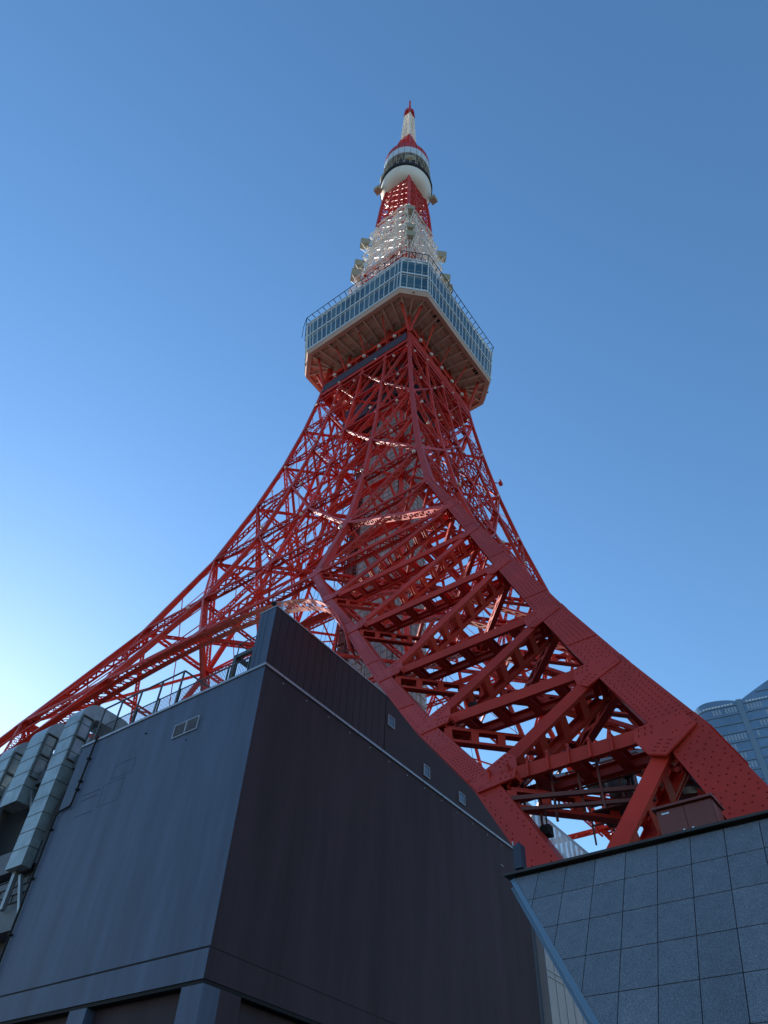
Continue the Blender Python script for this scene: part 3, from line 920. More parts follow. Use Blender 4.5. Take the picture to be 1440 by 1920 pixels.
for ax in (V((-1, 1, 0)), V((1, -1, 0))):
    mb = MB(); ax.normalize(); c = ax*8.2+V((0, 0, 219.5)); mb.box(tuple(c-V((0.9, 0.9, 1.2))), tuple(c+V((0.9, 0.9, 1.2))))
    mb.bar(ax*7+V((0, 0, 219.5)), c, 0.2, 0.2)
    mb.build('side_antenna', CREAM, TD)

# ---------------------------------------------------------------- mast
def mast(za, zb, ra, rb, m, name, step=2.4, wd=0.16):
    mb = MB(); z = za
    while z < zb-0.1:
        z1 = min(zb, z+step); r0 = ra+(rb-ra)*(z-za)/(zb-za); r1 = ra+(rb-ra)*(z1-za)/(zb-za)
        for k in range(4):
            mb.bar(rot(k, (-r0, -r0, z)), rot(k, (-r1, -r1, z1)), wd*1.7, wd*1.7, V((1, 0, 0)))
            mb.bar(rot(k, (-r0, -r0, z)), rot(k, (-r1, r1, z1)), wd, wd, nrm(k)); mb.bar(rot(k, (-r0, r0, z)), rot(k, (-r1, -r1, z1)), wd, wd, nrm(k))
            mb.bar(rot(k, (-r0, -r0, z)), rot(k, (-r0, r0, z)), wd, wd, nrm(k))
        z = z1
    return mb.build(name, m, T)
mast(248.5, 275, 4.6, 1.85, ORANGE, 'mast_base', 3.2, 0.22)
mast(275, 309, 1.85, 1.35, WHITE, 'mast_section', 2.0, 0.14)
mb = MB(); mb.box((-0.55, -0.55, 276), (0.55, 0.55, 309)); mb.build('mast_core', WHITE, T)
mast(309, 319, 1.4, 1.1, ORANGE, 'mast_head', 2.0, 0.22)
mb = MB(); mb.box((-0.7, -0.7, 309.2), (0.7, 0.7, 319)); mb.tube(V((0, 0, 319)), V((0, 0, 335)), 0.42, 0.36, 10)
for k in range(4):
    mb.box(*[tuple(q) for q in zip(*[(min(a, b), max(a, b)) for a, b in zip(rot(k, (-1.9, -0.4, 312)), rot(k, (-1.4, 0.4, 316)))])])
mb.build('mast_antenna', ORANGE, T)

# lamp globes on the tower faces
for k in (0, 1):
    for i, ts in ((8, (-0.5, 0.02, 0.5)), (9, (-0.95, -0.5, 0, 0.5)), (10, (-0.75, -0.25, 0.3, 0.8)), (11, (-0.8, -0.4, 0, 0.45, 0.85)), (12, (-0.8, -0.4, 0, 0.4, 0.8)), (13, (-0.7, -0.3, 0.1, 0.5, 0.9))):
        for q, t in enumerate(ts):
            z = LV[i]+(1.5 if q % 2 else -2.0)
            mb = MB(); p = F(k, t*R(z), z, -0.25); mb.sphere(p, 0.2 if i > 9 else 0.22, 10); mb.build('lamp_globe', GLOBE, T, smooth=True)
    for t in (-0.7, -0.35, 0, 0.35, 0.7):
        mb = MB(); p = F(k, t*R(111.8), 111.8, -0.35); mb.sphere(p, 0.34, 10); mb.build('lamp_globe', GLOBE, T, smooth=True)
# small siren horn on the right leg
mb = MB(); p = V((11.45, -11.45, 90.6)); mb.bar(p, p+V((0.8, -0.8, 0.1)), 0.12, 0.12); mb.box(tuple(p+V((0.55, -1.05, -0.3))), tuple(p+V((1.05, -0.55, 0.35)))); mb.tube(p+V((0.8, -0.8, 0.35)), p+V((0.8, -0.8, 1.0)), 0.13)
mb.build('warning_horn', ORANGE, T)

# ================================================================ DARK BUILDING
BX, BY = -34.5, -19.0
BD = thing('dark_building', 'dark slate windowless building with panelled parapet in front of the tower', 'building', (-34.5, -19, 0))
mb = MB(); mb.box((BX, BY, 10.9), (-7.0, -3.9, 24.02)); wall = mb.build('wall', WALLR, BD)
# left elevation skin with the brighter skylit tint painted in (3 cm proud)
mb = MB(); mb.box((BX-0.03, BY+0.0, 10.92), (BX-0.001, -3.9, 24.0)); mb.build('skylit_wall_skin', WALLL, BD)
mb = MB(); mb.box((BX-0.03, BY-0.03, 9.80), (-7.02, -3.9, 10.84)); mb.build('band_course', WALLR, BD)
mb = MB(); mb.box((BX-0.05, BY-0.0, 9.80), (BX-0.031, -3.9, 10.83)); mb.build('band_course', WALLL, BD)  # band skin in the skylit tint of the left side
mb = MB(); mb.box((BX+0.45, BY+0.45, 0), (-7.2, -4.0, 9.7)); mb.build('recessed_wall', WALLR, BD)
mb = MB(); mb.box((BX, BY, 9.66), (-7.0, -3.9, 9.79)); mb.build('band_soffit', BLACK, BD)
mb = MB()
for y0, y1 in ((-19.0, -17.82), (-12.13, -10.98), (-5.3, -3.95)):
    mb = MB(); mb.box((BX, y0, 0), (BX+0.9, y1, 9.655)); mb.build('pilaster', WALLL, BD)
mb = MB()
for x in (-33.595, -27.5, -21.0, -14.5, -8.15):
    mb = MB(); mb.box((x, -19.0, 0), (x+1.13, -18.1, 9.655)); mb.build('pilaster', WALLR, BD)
# groove below the band: black reveal line
mb = MB(); mb.box((BX-0.02, BY-0.02, 10.845), (-7.01, -3.92, 10.895)); mb.build('reveal_line', BLACK, BD)
# coping at 24.1
mb = MB()
for a, b in (((BX-0.10, BY-0.10, 24.02), (-7.0, BY+0.06, 24.16)), ((BX-0.10, BY+0.0605, 24.02), (BX+0.3, -3.85, 24.16))):
    mb.box(a, b)
mb.build('coping', COPING, BD)
mb = MB()
for q in range(6):
    y = BY+2.6*q+1.9; mb.box((BX-0.104, y, 24.015), (BX+0.31, y+0.02, 24.164))
for q in range(12):
    x = BX+2.2*q+1.3; mb.box((x, BY-0.104, 24.015), (x+0.02, BY+0.05, 24.164))
mb.build('coping_joint', BLACK, BD)
# upper parapet screen
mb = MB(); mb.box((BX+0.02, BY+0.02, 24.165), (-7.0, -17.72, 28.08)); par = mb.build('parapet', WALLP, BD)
mb = MB(); mb.box((BX+0.0, BY+0.04, 24.17), (BX+0.018, -17.74, 28.07)); mb.build('parapet_end', WALLL, par)  # end skin painted in the skylit left-side tint
mb = MB()
x = BX+0.5
while x < -24.2:
    mb.box((x, BY+0.012, 24.17), (x+0.018, BY+0.0195, 28.07)); x += 0.62
mb.box((-24.05, BY-0.0, 24.17), (-24.0, BY+0.0195, 28.07))
mb.box((BX-0.004, -18.4, 24.17), (BX-0.0005, -18.38, 28.07)); mb.box((BX-0.004, -18.05, 24.17), (BX-0.0005, -18.03, 28.07))
mb.build('cladding_seam', BLACK, par)
mb = MB(); mb.box((BX-0.03, BY-0.03, 28.082), (-7.0, -17.68, 28.17)); mb.build('parapet_coping', COPING, BD)
# small windows in the parapet screen
for x0, x1, z0, z1 in ((-23.8, -23.12, 26.12, 26.86), (-19.85, -19.18, 24.58, 25.36), (-15.68, -14.93, 24.6, 25.33)):
    mb = MB(); e = 0.05
    for a, b in (((x0, z0), (x1, z0+e)), ((x0, z1-e), (x1, z1)), ((x0, z0+e), (x0+e, z1-e)), ((x1-e, z0+e), (x1, z1-e))):
        mb.box((a[0], BY-0.06, a[1]), (b[0], BY+0.015, b[1]))
    wn = mb.build('window', COPING, BD)
    mb = MB(); mb.box((x0+e, BY-0.02, z0+e), (x1-e, BY+0.014, z1-e)); mb.build('pane', GW, wn)
# double louvre vent on the left elevation
mb = MB(); xw = BX-0.03
y0, y1, z0, z1 = -14.66, -12.74, 21.72, 22.54
for a, b in (((y0, z0), (y1, z0+0.05)), ((y0, z1-0.05), (y1, z1)), ((y0, z0+0.05), (y0+0.05, z1-0.05)), ((y1-0.05, z0+0.05), (y1, z1-0.05)), ((-13.74, z0+0.05), (-13.66, z1-0.05))):
    mb.box((xw-0.07, a[0], a[1]), (xw-0.001, b[0], b[1]))
vt = mb.build('louvre_vent', COPING, BD)
mb = MB(); z = z0+0.08
while z < z1-0.08:
    for a, b in ((y0+0.052, -13.742), (-13.658, y1-0.052)):
        mb.hexa([V((xw-0.05, a, z)), V((xw-0.05, b, z)), V((xw-0.002, b, z+0.05)), V((xw-0.002, a, z+0.05)), V((xw-0.05, a, z+0.015)), V((xw-0.05, b, z+0.015)), V((xw-0.002, b, z+0.065)), V((xw-0.002, a, z+0.065))])
    z += 0.07
mb.build('slat', VENTM, vt)
mb = MB(); xp = BX-0.033
for y0, y1, z0, z1 in ((-9.4, -7.7, 19.3, 20.55), (-9.9, -8.2, 20.75, 21.6), (-7.3, -5.9, 20.1, 20.13), (-7.4, -6.0, 20.4, 20.43), (-7.3, -5.8, 19.2, 19.22)):
    for a, b in (((y0, z0), (y1, z0)), ((y0, z1), (y1, z1)), ((y0, z0), (y0, z1)), ((y1, z0), (y1, z1))):
        if a != b: mb.bar(V((xp, a[0], a[1])), V((xp, b[0], b[1])), 0.014, 0.014, V((1, 0, 0)) if a[0] == b[0] else V((0, 0, 1)))
mb.build('patched_opening', mat('patch_crack_paint', (0.045, 0.068, 0.128), 0.7), BD)
# drain pipe
mb = MB(); X = BX-0.14
mb.path([V((X, -5.32, 24.3)), V((X, -5.30, 24.0)), V((X, -5.2, 20.3)), V((X, -5.15, 20.0)), V((X, -4.2, 19.9)), V((X, -4.02, 19.7)), V((X, -4.02, 9.0))], 0.06, 8)
for z in (22.8, 21.4, 20.9, 18.9, 16.3, 13.6): 
    y = -5.24 if z > 20 else -4.02
    mb.box((X-0.09, y-0.10, z), (BX-0.031, y+0.10, z+0.09))
mb.build('drain_pipe', BLACK, BD)
mb = MB(); mb.box((BX-0.05, -14.0, 21.28), (BX-0.031, -13.93, 21.35)); mb.box((BX-0.6+0.5, -10.2, 22.9), (BX-0.031, -10.12, 22.96)); mb.build('wall_socket', BLACK, BD)
mb = MB()
for q in range(14):
    x = BX+1.4+q*1.9
    mb.box((x, BY-0.05, 23.7), (x+0.06, BY-0.001, 23.76))
for q in range(3): mb.box((-10.6+q*0.14, BY-0.04, 22.3), (-10.5+q*0.14, BY-0.001, 22.36))
mb.build('wall_fixings', VENTM, BD)['kind'] = 'stuff'

# recessed part of the left elevation, left of y=-3.9
mb = MB(); mb.box((-33.2, -3.9, 0), (-8.0, 24.0, 24.0)); mb.build('recess_wall', RECESS, BD)
mb = MB()
for z0, z1 in ((9.5, 12.6), (14.2, 15.3), (17.6, 18.9), (23.2, 24.1)):
    mb.box((-34.1, -3.88, z0), (-33.21, 24, z1))
mb.build('slab_band', BANDM, BD)
mb = MB(); mb.box((-33.9, -3.86, 15.32), (-33.25, 24, 17.2)); bp_ = mb.build('block_wall', BANDM, BD)
mb = MB()
for z in (15.75, 16.2, 16.65, 17.1): mb.box((-33.94, -3.86, z), (-33.91, 24, z+0.05))
for q in range(20):
    y = -3.4+q*1.0
    for i in range(3): mb.box((-33.94, y+0.45*(i % 2), 15.8+0.45*i), (-33.911, y+0.45*(i % 2)+0.03, 16.2+0.45*i))
mb.build('block_joint', BLACK, bp_)
mb = MB()
for y in (-1.6, 3.4, 8.4, 13.4):
    mb.bar(V((-34.3, y, 15.3)), V((-34.3, y+0.5, 24)), 0.3, 0.25, V((1, 0, 0)))
    mb.bar(V((-34.2, y, 18.9)), V((-34.0, y+3.0, 23.2)), 0.2, 0.2, V((1, 0, 0)))
    mb.bar(V((-34.3, y-0.5, 17.0)), V((-34.2, y-1.9, 14.6)), 0.18, 0.18, V((1, 0, 0)))
mb.build('duct_support_steel', GALVD, BD)

# roof rail on the left elevation
mb = MB(); XR = BX+0.12
for z in (24.3, 25.25): mb.bar(V((XR, -17.6, z)), V((XR, -3.9, z)), 0.05, 0.05)
y = -17.55
while y < -3.9:
    mb.bar(V((XR, y, 24.3)), V((XR, y, 25.25)), 0.022, 0.022, V((1, 0, 0))); y += 0.125
for y in (-17.5, -15.9, -12.0, -10.2, -8.2, -6.3, -4.2): mb.bar(V((XR, y, 24.16)), V((XR, y, 25.3)), 0.07, 0.07, V((1, 0, 0)))
tag(mb.build('roof_railing', RAIL), 'dark barred railing along the slate building roof edge', 'railing')
mb = MB()
H = 26.5
for y in (-11.95, -10.1, -8.2, -6.4, -4.7): mb.bar(V((XR-0.08, y, 24.2)), V((XR-0.08, y, H)), 0.09, 0.09, V((1, 0, 0)))
mb.bar(V((XR-0.08, -12.0, H)), V((XR-0.08, -4.6, H)), 0.08, 0.08)
mb.bar(V((XR-0.08, -12.0, H)), V((XR+2.6, -12.0, H)), 0.08, 0.08)
mb.bar(V((XR+2.6, -12.0, H)), V((XR+2.6, -12.0, 24.1)), 0.08, 0.08, V((1, 0, 0)))
for i in range(5): mb.bar(V((XR+1.6, -11.4+i*0.22, 24.2)), V((XR+1.6, -10.0+i*0.22, 25.6)), 0.06, 0.04, V((1, 0, 0)))
tag(mb.build('roof_pipe_frame', RAIL), 'tall thin grey pipe frame standing along the roof railing', 'frame')
mb = MB()
for y in (-16.0, -17.5):
    for x in (XR+0.25, XR+3.0): mb.bar(V((x, y, 24.1)), V((x, y, 26.0)), 0.22, 0.22, V((1, 0, 0)))
for x in (XR+0.25, XR+1.6, XR+3.0): mb.bar(V((x, -16.0, 26.0)), V((x, -17.6, 26.0)), 0.2, 0.22)
for y in (-16.0, -17.5): mb.bar(V((XR+0.15, y, 26.02)), V((XR+3.1, y, 26.02)), 0.2, 0.22)
for q in range(5): mb.bar(V((XR+0.4+q*0.6, -16.0, 26.1)), V((XR+0.4+q*0.6, -17.5, 26.1)), 0.06, 0.06)
for y in (-15.95, -17.5): mb.bar(V((XR+0.3, y, 26.12)), V((XR+0.3, y, 27.0)), 0.05, 0.05, V((1, 0, 0)))
mb.bar(V((XR+0.3, -15.95, 27.0)), V((XR+0.3, -17.5, 27.0)), 0.05, 0.05)
mb.bar(V((XR+0.3, -15.95, 27.0)), V((XR+2.3, -15.95, 27.0)), 0.05, 0.05)
tag(mb.build('steel_gantry', RAIL), 'dark heavy steel gantry on the roof beside the parapet end', 'gantry')

# ducts
def duct(x0, y0, y1, zbot, ztop, label, taper=True, arm=4.2):
    t = thing('ventilation_duct', label, 'duct', (x0, (y0+y1)/2, zbot), 'galvanised ducts climbing the building side')
    d0, d1 = 0.62, 1.0
    zk = zbot+4.3 if taper else zbot+0.01
    mb = MB()
    # vertical with taper, then elbow in the x-z plane, then an arm over the roof and down
    prof = [(zbot, d0), (zk-0.9, d0), (zk+0.9, d1), (ztop-0.4, d1)] if taper else [(zbot, d1), (ztop-0.4, d1)]
    out = [V((x0, 0, z)) for z, d in prof]; inn = [V((x0+d, 0, z)) for z, d in prof]
    rO = 1.25; cx = x0+rO; cz = ztop-0.4
    for q in range(1, 9):
        a = math.pi-q*math.pi/2/8
        out.append(V((cx+rO*math.cos(a), 0, cz+rO*math.sin(a)))); inn.append(V((cx+(rO-d1)*math.cos(a), 0, cz+(rO-d1)*math.sin(a))))
    ex = x0+arm
    cx2 = ex-rO; 
    for q in range(0, 9):
        a = math.pi/2-q*math.pi/2/8
        out.append(V((cx2+rO*math.cos(a), 0, cz+rO*math.sin(a)))); inn.append(V((cx2+(rO-d1)*math.cos(a), 0, cz+(rO-d1)*math.sin(a))))
    out.append(V((ex, 0, 24.0))); inn.append(V((ex-d1, 0, 24.0)))
    n = len(out)
    for i in range(n-1):
        a, b, c, d = out[i], out[i+1], inn[i+1], inn[i]
        Y0 = V((0, y0, 0)); Y1 = V((0, y1, 0))
        mb.quad(a+Y0, a+Y1, b+Y1, b+Y0); mb.quad(d+Y1, d+Y0, c+Y0, c+Y1)
        mb.quad(a+Y0, b+Y0, c+Y0, d+Y0); mb.quad(a+Y1, d+Y1, c+Y1, b+Y1)
    mb.quad(out[0]+Y0, inn[0]+Y0, inn[0]+Y1, out[0]+Y1)
    mb.build('duct_body', GALV, t)
    mb = MB(); z = zbot+1.0
    while z < ztop-0.3:
        dd = d0 if z < zk-0.9 else (d1 if z > zk+0.9 else d0+(d1-d0)*(z-zk+0.9)/1.8)
        mb.box((x0-0.018, y0-0.018, z), (x0+dd-0.01, y1+0.018, z+0.035)); z += 0.98
    mb.build('flange_seam', RAIL, t)
    # framed side panel near the top
    mb = MB(); zA, zB_ = ztop-3.4, ztop-0.3
    for a, b in (((x0+0.12, zA), (x0+0.17, zB_)), ((x0+d1-0.1, zA), (x0+d1-0.05, zB_)), ((x0+0.17, zA), (x0+d1-0.1, zA+0.06)), ((x0+0.17, zB_-0.06), (x0+d1-0.1, zB_)), ((x0+0.17, zA+1.55), (x0+d1-0.1, zA+1.65))):
        mb.box((a[0], y0-0.12, a[1]), (b[0], y0-0.001, b[1]))
    mb.build('side_frame', RAIL, t)
    return t
duct(-34.8, -2.64, -1.10, 17.3, 27.0, 'long grey sheet metal duct nearest the slate wall, reaching lowest')
duct(-34.8, 1.07, 2.85, 21.9, 26.9, 'short grey sheet metal duct in the middle, ending above a dark opening', taper=False)
duct(-34.8, 4.55, 6.2, 19.0, 26.6, 'grey sheet metal duct at the left edge of the photo', taper=False)

# ---------------------------------------------------------------- wing right of the dark building
WG = thing('panelled_wing', 'grey mesh panelled wing with glass screen seen behind the stone wall', 'building', (0, -19, 0))
mb = MB(); mb.box((-6.1, -19.3, 0), (16, -4, 23.4)); mb.build('panel_wall', PANELG, WG)
mb = MB()
for q in range(19): mb.box((-6.1+q*1.2, -19.34, 0), (-6.1+q*1.2+0.06, -19.302, 23.35))
for z in (20.6, 17.2, 13.6, 10.0): mb.box((-6.1, -19.35, z), (16, -19.303, z+0.08)); mb.box((-6.1, -19.35, z-0.35), (16, -19.303, z-0.31))
mb.build('panel_seam', COPING, WG)
mb = MB(); mb.box((-6.98, -18.8, 0), (-6.12, -5, 23.0)); mb.build('side_strip', BANDM, WG)
mb = MB(); mb.box((-6.8, -19.2, 23.42), (9.5, -19.14, 28.6)); sc_ = mb.build('glass_screen', SCREEN, WG)
mb = MB()
for q in range(17): mb.bar(V((-6.6+q, -19.0, 23.4)), V((-6.6+q, -19.0, 28.6)), 0.12, 0.3, V((1, 0, 0)))
for z in (25.0, 26.8): mb.bar(V((-6.8, -18.9, z)), V((9.5, -18.9, z)), 0.14, 0.3)
mb.bar(V((-6.8, -19.1, 28.66)), V((9.5, -19.1, 28.66)), 0.2, 0.12)
mb.build('screen_frame', COPING, sc_)
# pale low block in front at the frame's foot
mb = MB(); mb.box((-44.9, -36.4, 0), (-41.5, -34.0, 4.2)); 
o_ = mb.build('low_plinth_block', BANDM); tag(o_, 'low blue grey block at the foot of the dark building', 'block')

# ================================================================ GRANITE WALL
GW_ = thing('granite_wall', 'sloping speckled blue granite wall with square slabs below the tower leg', 'wall', (-43.5, -40, 0))
def PW(y, z, off=0.0):                       # point on the sloped plane
    x = -43.5 - (6.77-z)*0.609
    return V((x-0.854*off, y, z+0.52*off))
def ledge(z): return -36.94 - (6.77-z)*0.69
mb = MB()
YR = -60
P = [PW(ledge(0), 0), PW(ledge(6.77), 6.77), PW(YR, 6.77), PW(YR, 0)]
Q = [V((-43.0, ledge(0), 0)), V((-43.1, ledge(6.77), 6.7)), V((-43.1, YR, 6.7)), V((-43.0, YR, 0))]
mb.poly(P); mb.poly(Q[::-1])
for i in range(4): mb.quad(P[i], Q[i], Q[(i+1) % 4], P[(i+1) % 4])
mb.build('backing', JOINT, GW_)
rows = [6.72, 6.2, 5.63, 5.05, 4.47, 3.89, 3.31, 2.73, 2.15, 1.57, 0.99, 0.41, 0.0]
cell_idx = []
mb = MB(); gp = 0.006
for zt_, zb_ in zip(rows, rows[1:]):
    q = 0
    y = -37.44
    cells = []
    while y > YR:
        cells.append((y, y-0.5225)); y -= 0.5225
    cells[0] = (-36.0, -37.44+0.0) if False else cells[0]
    cells = [(-36.5, -37.44)] + cells
    for ya, yb in cells:
        # clip against the slanted left edge
        ya_t = min(ya-gp, ledge(zt_-gp)); ya_b = min(ya-gp, ledge(zb_+gp)); yb2 = yb+gp
        if ya_t <= yb2: continue
        za, zb2 = zt_-gp, zb_+gp
        if ya_b < yb2:
            zc = 6.77-(-36.94-yb2)/0.69
            pts = [(yb2, za), (ya_t, za), (yb2, max(zb2, zc))]
        else:
            pts = [(yb2, za), (ya_t, za)]
            if ya_t == ya-gp and ya_b < ya-gp:
                zc = 6.77-(-36.94-(ya-gp))/0.69
                pts.append((ya-gp, zc))
            pts += [(ya_b, zb2), (yb2, zb2)]
        top = [PW(a, b, 0.025) for a, b in pts]; bot = [PW(a, b, 0.0) for a, b in pts]
        cell_idx += [random.choice((0, 0, 1, 2, 3))]*(len(pts)+1)
        mb.poly(top[::-1])
        for i in range(len(pts)): mb.quad(bot[i], top[i], top[(i+1) % len(pts)], bot[(i+1) % len(pts)])
gs_ = mb.build('granite_slabs', GRANITE, GW_)
for m_ in GRANS: gs_.data.materials.append(m_)
gs_.data.polygons.foreach_set('material_index', cell_idx)
mb = MB()
mb.box((-43.62, YR, 6.785), (-43.05, -36.80, 6.825))
mb.build('coping', CAPM, GW_)
mb = MB()
a, b = PW(ledge(6.7)+0.05, 6.7, -0.03), PW(ledge(0)+0.05, 0, -0.03)
mb.bar(a, b, 0.08, 0.13, V((-0.854, 0, 0.52)))
a, b = PW(ledge(6.7)+0.13, 6.7, -0.16), PW(ledge(0)+0.13, 0, -0.16)
mb.bar(a, b, 0.05, 0.10, V((-0.854, 0, 0.52)))
mb.build('edge_trim', TRIM, GW_)
# camera post
t = thing('camera_post', 'small dark navy tube camera standing on the stone wall corner', 'camera', (-43.45, -37.04, 6.86))
mb = MB(); mb.tube(V((-43.45, -37.04, 6.86)), V((-43.45, -37.04, 6.92)), 0.02); mb.box((-43.53, -37.14, 6.90), (-43.37, -36.98, 7.30)); mb.tube(V((-43.45, -37.06, 7.30)), V((-43.45, -37.06, 7.34)), 0.07, 0.05, 14); mb.build('housing', mat('navy_plastic', (0.012, 0.02, 0.05), 0.4), t)
mb = MB(); mb.tube(V((-43.47, -36.99, 6.90)), V((-43.47, -36.96, 7.40)), 0.012); mb.build('rod', COPING, t)
# cabinet
t = thing('service_cabinet', 'red brown steel cabinet with two doors and chrome handles on the wall top', 'cabinet', (-42.9, -39.95, 6.86))
mb = MB(); mb.box((-43.0, -40.42, 6.6), (-42.5, -39.48, 7.50)); mb.build('body', CAB, t)
mb = MB(); mb.box((-43.08, -40.46, 7.505), (-42.45, -39.43, 7.545)); mb.build('lid', CAB, t)
for y0, y1 in ((-40.41, -39.955), (-39.945, -39.49)):
    mb = MB(); mb.box((-43.02, y0, 6.62), (-43.001, y1, 7.485)); d = mb.build('door', CAB, t)
    hy = y1-0.07 if y0 < -40.2 else y0+0.07
    mb = MB(); mb.tube(V((-43.05, hy, 6.97)), V((-43.05, hy, 7.08)), 0.012); mb.box((-43.05, hy-0.015, 7.03), (-43.021, hy+0.015, 7.10)); mb.build('handle', CHROME, d)
mb = MB(); mb.box((-43.028, -39.70, 7.41), (-43.021, -39.57, 7.435)); mb.build('name_plate', CHROME, t)

# ---------------------------------------------------------------- dishes, lights inside the near leg
def dish(c, ax, r0, label):
    ax = V(ax).normalized(); c = V(c)
    t = thing('parabolic_dish', label, 'dish', c, 'grey drum dishes inside the near tower leg')
    mb = MB(); mb.lathe(c, [(0.05, -r0*0.55), (r0*0.5, -r0*0.45), (r0*0.85, -r0*0.2), (r0, 0), (r0, r0*0.35), (r0*0.02, r0*0.36)], 28, ax); mb.build('reflector', DISH, t, smooth=True)
    mb = MB(); mb.tube(c-ax*r0*0.5, c-ax*r0*1.1, r0*0.16); mb.tube(c-ax*r0*1.0+V((0, 0, -r0)), c-ax*r0*1.0+V((0, 0, r0*0.8)), r0*0.09); mb.build('mount', BLACK, t)
dish((-38.0, -37.3, 10.95), (0.3, 0.9, 0.1), 0.42, 'upright grey dish at the bright gap left of the diagonal strut')
dish((-37.7, -38.6, 10.45), (0.7, 0.3, 0.2), 0.45, 'grey dish behind the brown cabinet, left one of two')
dish((-37.6, -39.3, 10.75), (0.8, -0.2, 0.2), 0.42, 'grey dish beside the right column above the brown cabinet')
dish((-37.5, -36.6, 11.3), (0.1, 0.2, 0.95), 0.36, 'grey dish lying flat above the dark platform in the leg')
for q, (x, y, z) in enumerate(((-38.8, -36.1, 11.05), (-38.7, -36.75, 11.1), (-38.6, -37.4, 11.2), (-38.4, -38.0, 11.3))):
    t = thing('floodlight', ['grey cylindrical floodlight in the lowest girder, leftmost of the row', 'grey finned floodlight in the lowest girder, second of the row', 'grey floodlight in the lowest girder, third of the row', 'grey floodlight in the lowest girder nearest the right column'][q], 'floodlight', (x, y, z), 'floodlights seen through the lowest girder')
    mb = MB(); mb.tube(V((x, y-0.2, z-0.15)), V((x, y+0.2, z-0.15)), 0.16, 0.2, 14); mb.build('housing', DISH, t)
    mb = MB(); mb.bar(V((x, y, z-0.3)), V((x, y, z+0.3)), 0.05, 0.05, V((1, 0, 0))); mb.build('yoke', BLACK, t)
for (x, y, z, lb) in ((-40.1, -35.65, 9.25, 'black box spotlight hanging beside the left column of the leg'), (-40.0, -36.1, 9.15, 'black spotlight hanging alone against the pale glass screen'), (-37.5, -33.0, 14.9, 'black floodlight clamped under the second girder of the leg')):
    t = thing('spotlight', lb, 'spotlight', (x, y, z), 'black spotlights hung in the leg')
    mb = MB(); mb.box((x-0.1, y-0.09, z-0.13), (x+0.1, y+0.09, z+0.11)); mb.tube(V((x-0.1, y, z)), V((x-0.2, y, z-0.05)), 0.09, 0.11); mb.build('housing', BLACK, t)
    mb = MB(); mb.bar(V((x, y, z+0.1)), V((x, y, z+0.45)), 0.03, 0.03, V((1, 0, 0))); mb.bar(V((x, y-0.12, z)), V((x, y+0.12, z+0.15)), 0.02, 0.02); mb.build('bracket', BLACK, t)
# work platform in the leg
mb = MB()
mb.box((-38.6, -37.9, 10.0), (-37.6, -36.7, 10.04))
for y in (-38.2, -37.65, -37.1, -36.55, -36.0): mb.bar(V((-38.9, y, 10.0)), V((-38.9, y, 11.0)), 0.04, 0.04, V((1, 0, 0))); mb.bar(V((-36.9, y, 10.0)), V((-36.9, y, 11.0)), 0.04, 0.04, V((1, 0, 0)))
for z in (10.5, 11.0):
    mb.bar(V((-38.9, -38.2, z)), V((-38.9, -36.0, z)), 0.04, 0.04); mb.bar(V((-36.9, -38.2, z)), V((-36.9, -36.0, z)), 0.04, 0.04)
mb.box((-38.0, -37.6, 10.062), (-37.4, -37.0, 11.3))
for y in (-35.4, -35.8, -36.2, -36.9, -37.4): mb.bar(V((-39.6, y, 9.5)), V((-39.6, y, 10.9)), 0.05, 0.05, V((1, 0, 0)))
mb.bar(V((-40.3, -35.2, 10.0)), V((-38.9, -39.3, 9.9)), 0.10, 0.10); mb.bar(V((-40.3, -35.3, 9.7)), V((-38.9, -39.3, 9.6)), 0.10, 0.08)
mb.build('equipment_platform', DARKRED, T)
# dome camera mast on the parapet
t = thing('dome_camera', 'small dark dome camera on a grey post behind the parapet corner', 'camera', (-33.6, -18.4, 28.17))
mb = MB(); mb.tube(V((-33.6, -18.4, 28.17)), V((-33.6, -18.4, 29.4)), 0.05); mb.bar(V((-33.6, -18.4, 29.35)), V((-33.9, -18.0, 29.35)), 0.05, 0.05); mb.build('post', COPING, t)
mb = MB(); mb.sphere(V((-33.9, -18.0, 29.2)), 0.16); mb.build('dome', BLACK, t, smooth=True)

# ================================================================ GLASS SKYSCRAPER
SK = thing('glass_skyscraper', 'distant blue glass skyscraper with curved petal shaped top', 'skyscraper', (250, 0, 0))
SG = mat('skyscraper_glass', (0.12, 0.22, 0.37), 0.18, var=0.25, scale=0.05)
SF = mat('skyscraper_spandrel', (0.13, 0.21, 0.31), 0.4)
SB = mat('skyscraper_blind', (0.24, 0.33, 0.43), 0.6)
P0 = V((236, 16.5, 0))                       # left rounded end
DV = V((0.18, -0.984, 0)).normalized(); NV = V((-0.984, -0.18, 0)).normalized()
def plan(s): return P0 + DV*s
def topz(s):
    if s < 20: return 180 + 2.6*math.sin(math.pi*min(1, (s+1)/21.0))**0.6
    return 180 + 15*math.sin(min(math.pi/2, (s-20)/45.0*math.pi/2))
def outline(s):                                # front offset: rounded left end
    return 0 if s > 8 else -9*(1-math.sqrt(max(0, 1-((8-s)/8.0)**2)))
sg_ = MB(); N = 60; S = [70*(q/N)**1.2 for q in range(N+1)]
pr = None
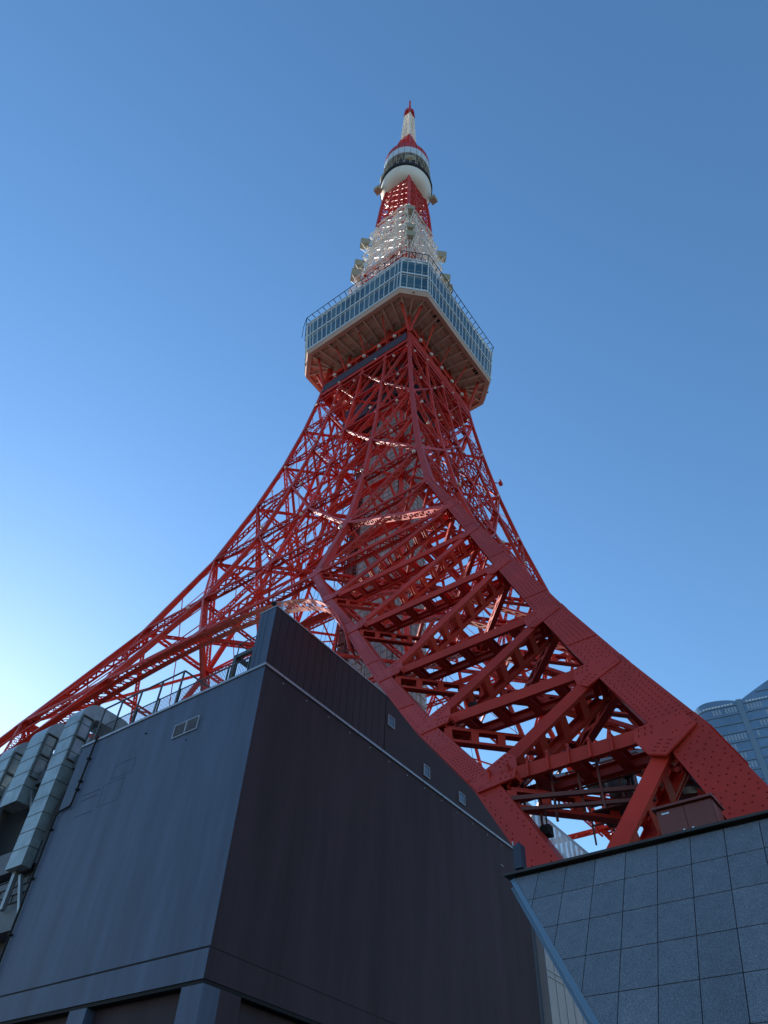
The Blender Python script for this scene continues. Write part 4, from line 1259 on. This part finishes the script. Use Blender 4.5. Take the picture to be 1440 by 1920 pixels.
for s in S:
    b = plan(s)+NV*outline(s); 
    if pr is not None:
        a_, zt0 = pr; zt1 = topz(s)
        sg_.quad(a_+V((0, 0, 0)), b, b+V((0, 0, zt1)), a_+V((0, 0, zt0)))
        sg_.quad(a_+V((0, 0, zt0)), b+V((0, 0, zt1)), b-NV*25+V((0, 0, zt1-2)), a_-NV*(25+outline(0))+V((0, 0, zt0-2)))
    pr = (b, topz(s))
b0 = plan(0)+NV*outline(0); b1 = plan(70)
sg_.quad(b0-NV*30, b0, b0+V((0, 0, topz(0))), b0-NV*30+V((0, 0, topz(0))))
sg_.quad(b0-NV*30, b0-NV*30+V((0, 0, 170)), b1-NV*30+V((0, 0, 170)), b1-NV*30)
sg_.quad(b1, b1-NV*30, b1-NV*30+V((0, 0, 190)), b1+V((0, 0, topz(70))))
sg_.build('facade', SG, SK)
fl_ = MB(); bl = MB(); z = 60
random.seed(3)
while z < 206:
    prv = None
    for s in S:
        if topz(s) < z+1.0: prv = None; continue
        b = plan(s)+NV*(outline(s)+0.15)+V((0, 0, z))
        if prv is not None: fl_.bar(prv, b, 0.4, 0.45)
        prv = b
    s = 9.0
    on = random.random() < 0.6
    if z < 176:
        while s < 68:
            if random.random() < 0.12: on = not on
            if on and abs(s-20) > 1.5:
                b = plan(s)+NV*0.06+V((0, 0, z+0.9))
                bl.quad(b, b+DV*0.75, b+DV*0.75+V((0, 0, 2.4)), b+V((0, 0, 2.4)))
            s += 1.25
    z += 4.1
fl_.build('floor_band', SF, SK); tag(bl.build('window_blinds', SB, SK), kind='stuff')
mb = MB(); mb.box((0, 0, 0), (1, 1, 1)); mb.v = []; mb.f = []
a = plan(19.2)+NV*0.4; b = plan(21.4)+NV*0.4
mb.hexa([a, b, b-NV*1, a-NV*1, a+V((0, 0, 181)), b+V((0, 0, 181)), b-NV*1+V((0, 0, 181)), a-NV*1+V((0, 0, 181))]); mb.build('vertical_fin', SF, SK)
mb = MB()
for q in range(40):
    s = 3+q*1.25
    if 17 < s < 23: continue
    zz = 179.5
    p = plan(s)+NV*(outline(s)+0.25)+V((0, 0, zz))
    mb.bar(p, p+DV*0.9, 0.1, 0.6, V((0, 0, 1)))
mb.build('crown_light_strip', mat('pale_crown_panel', (0.6, 0.68, 0.75), 0.4), SK)
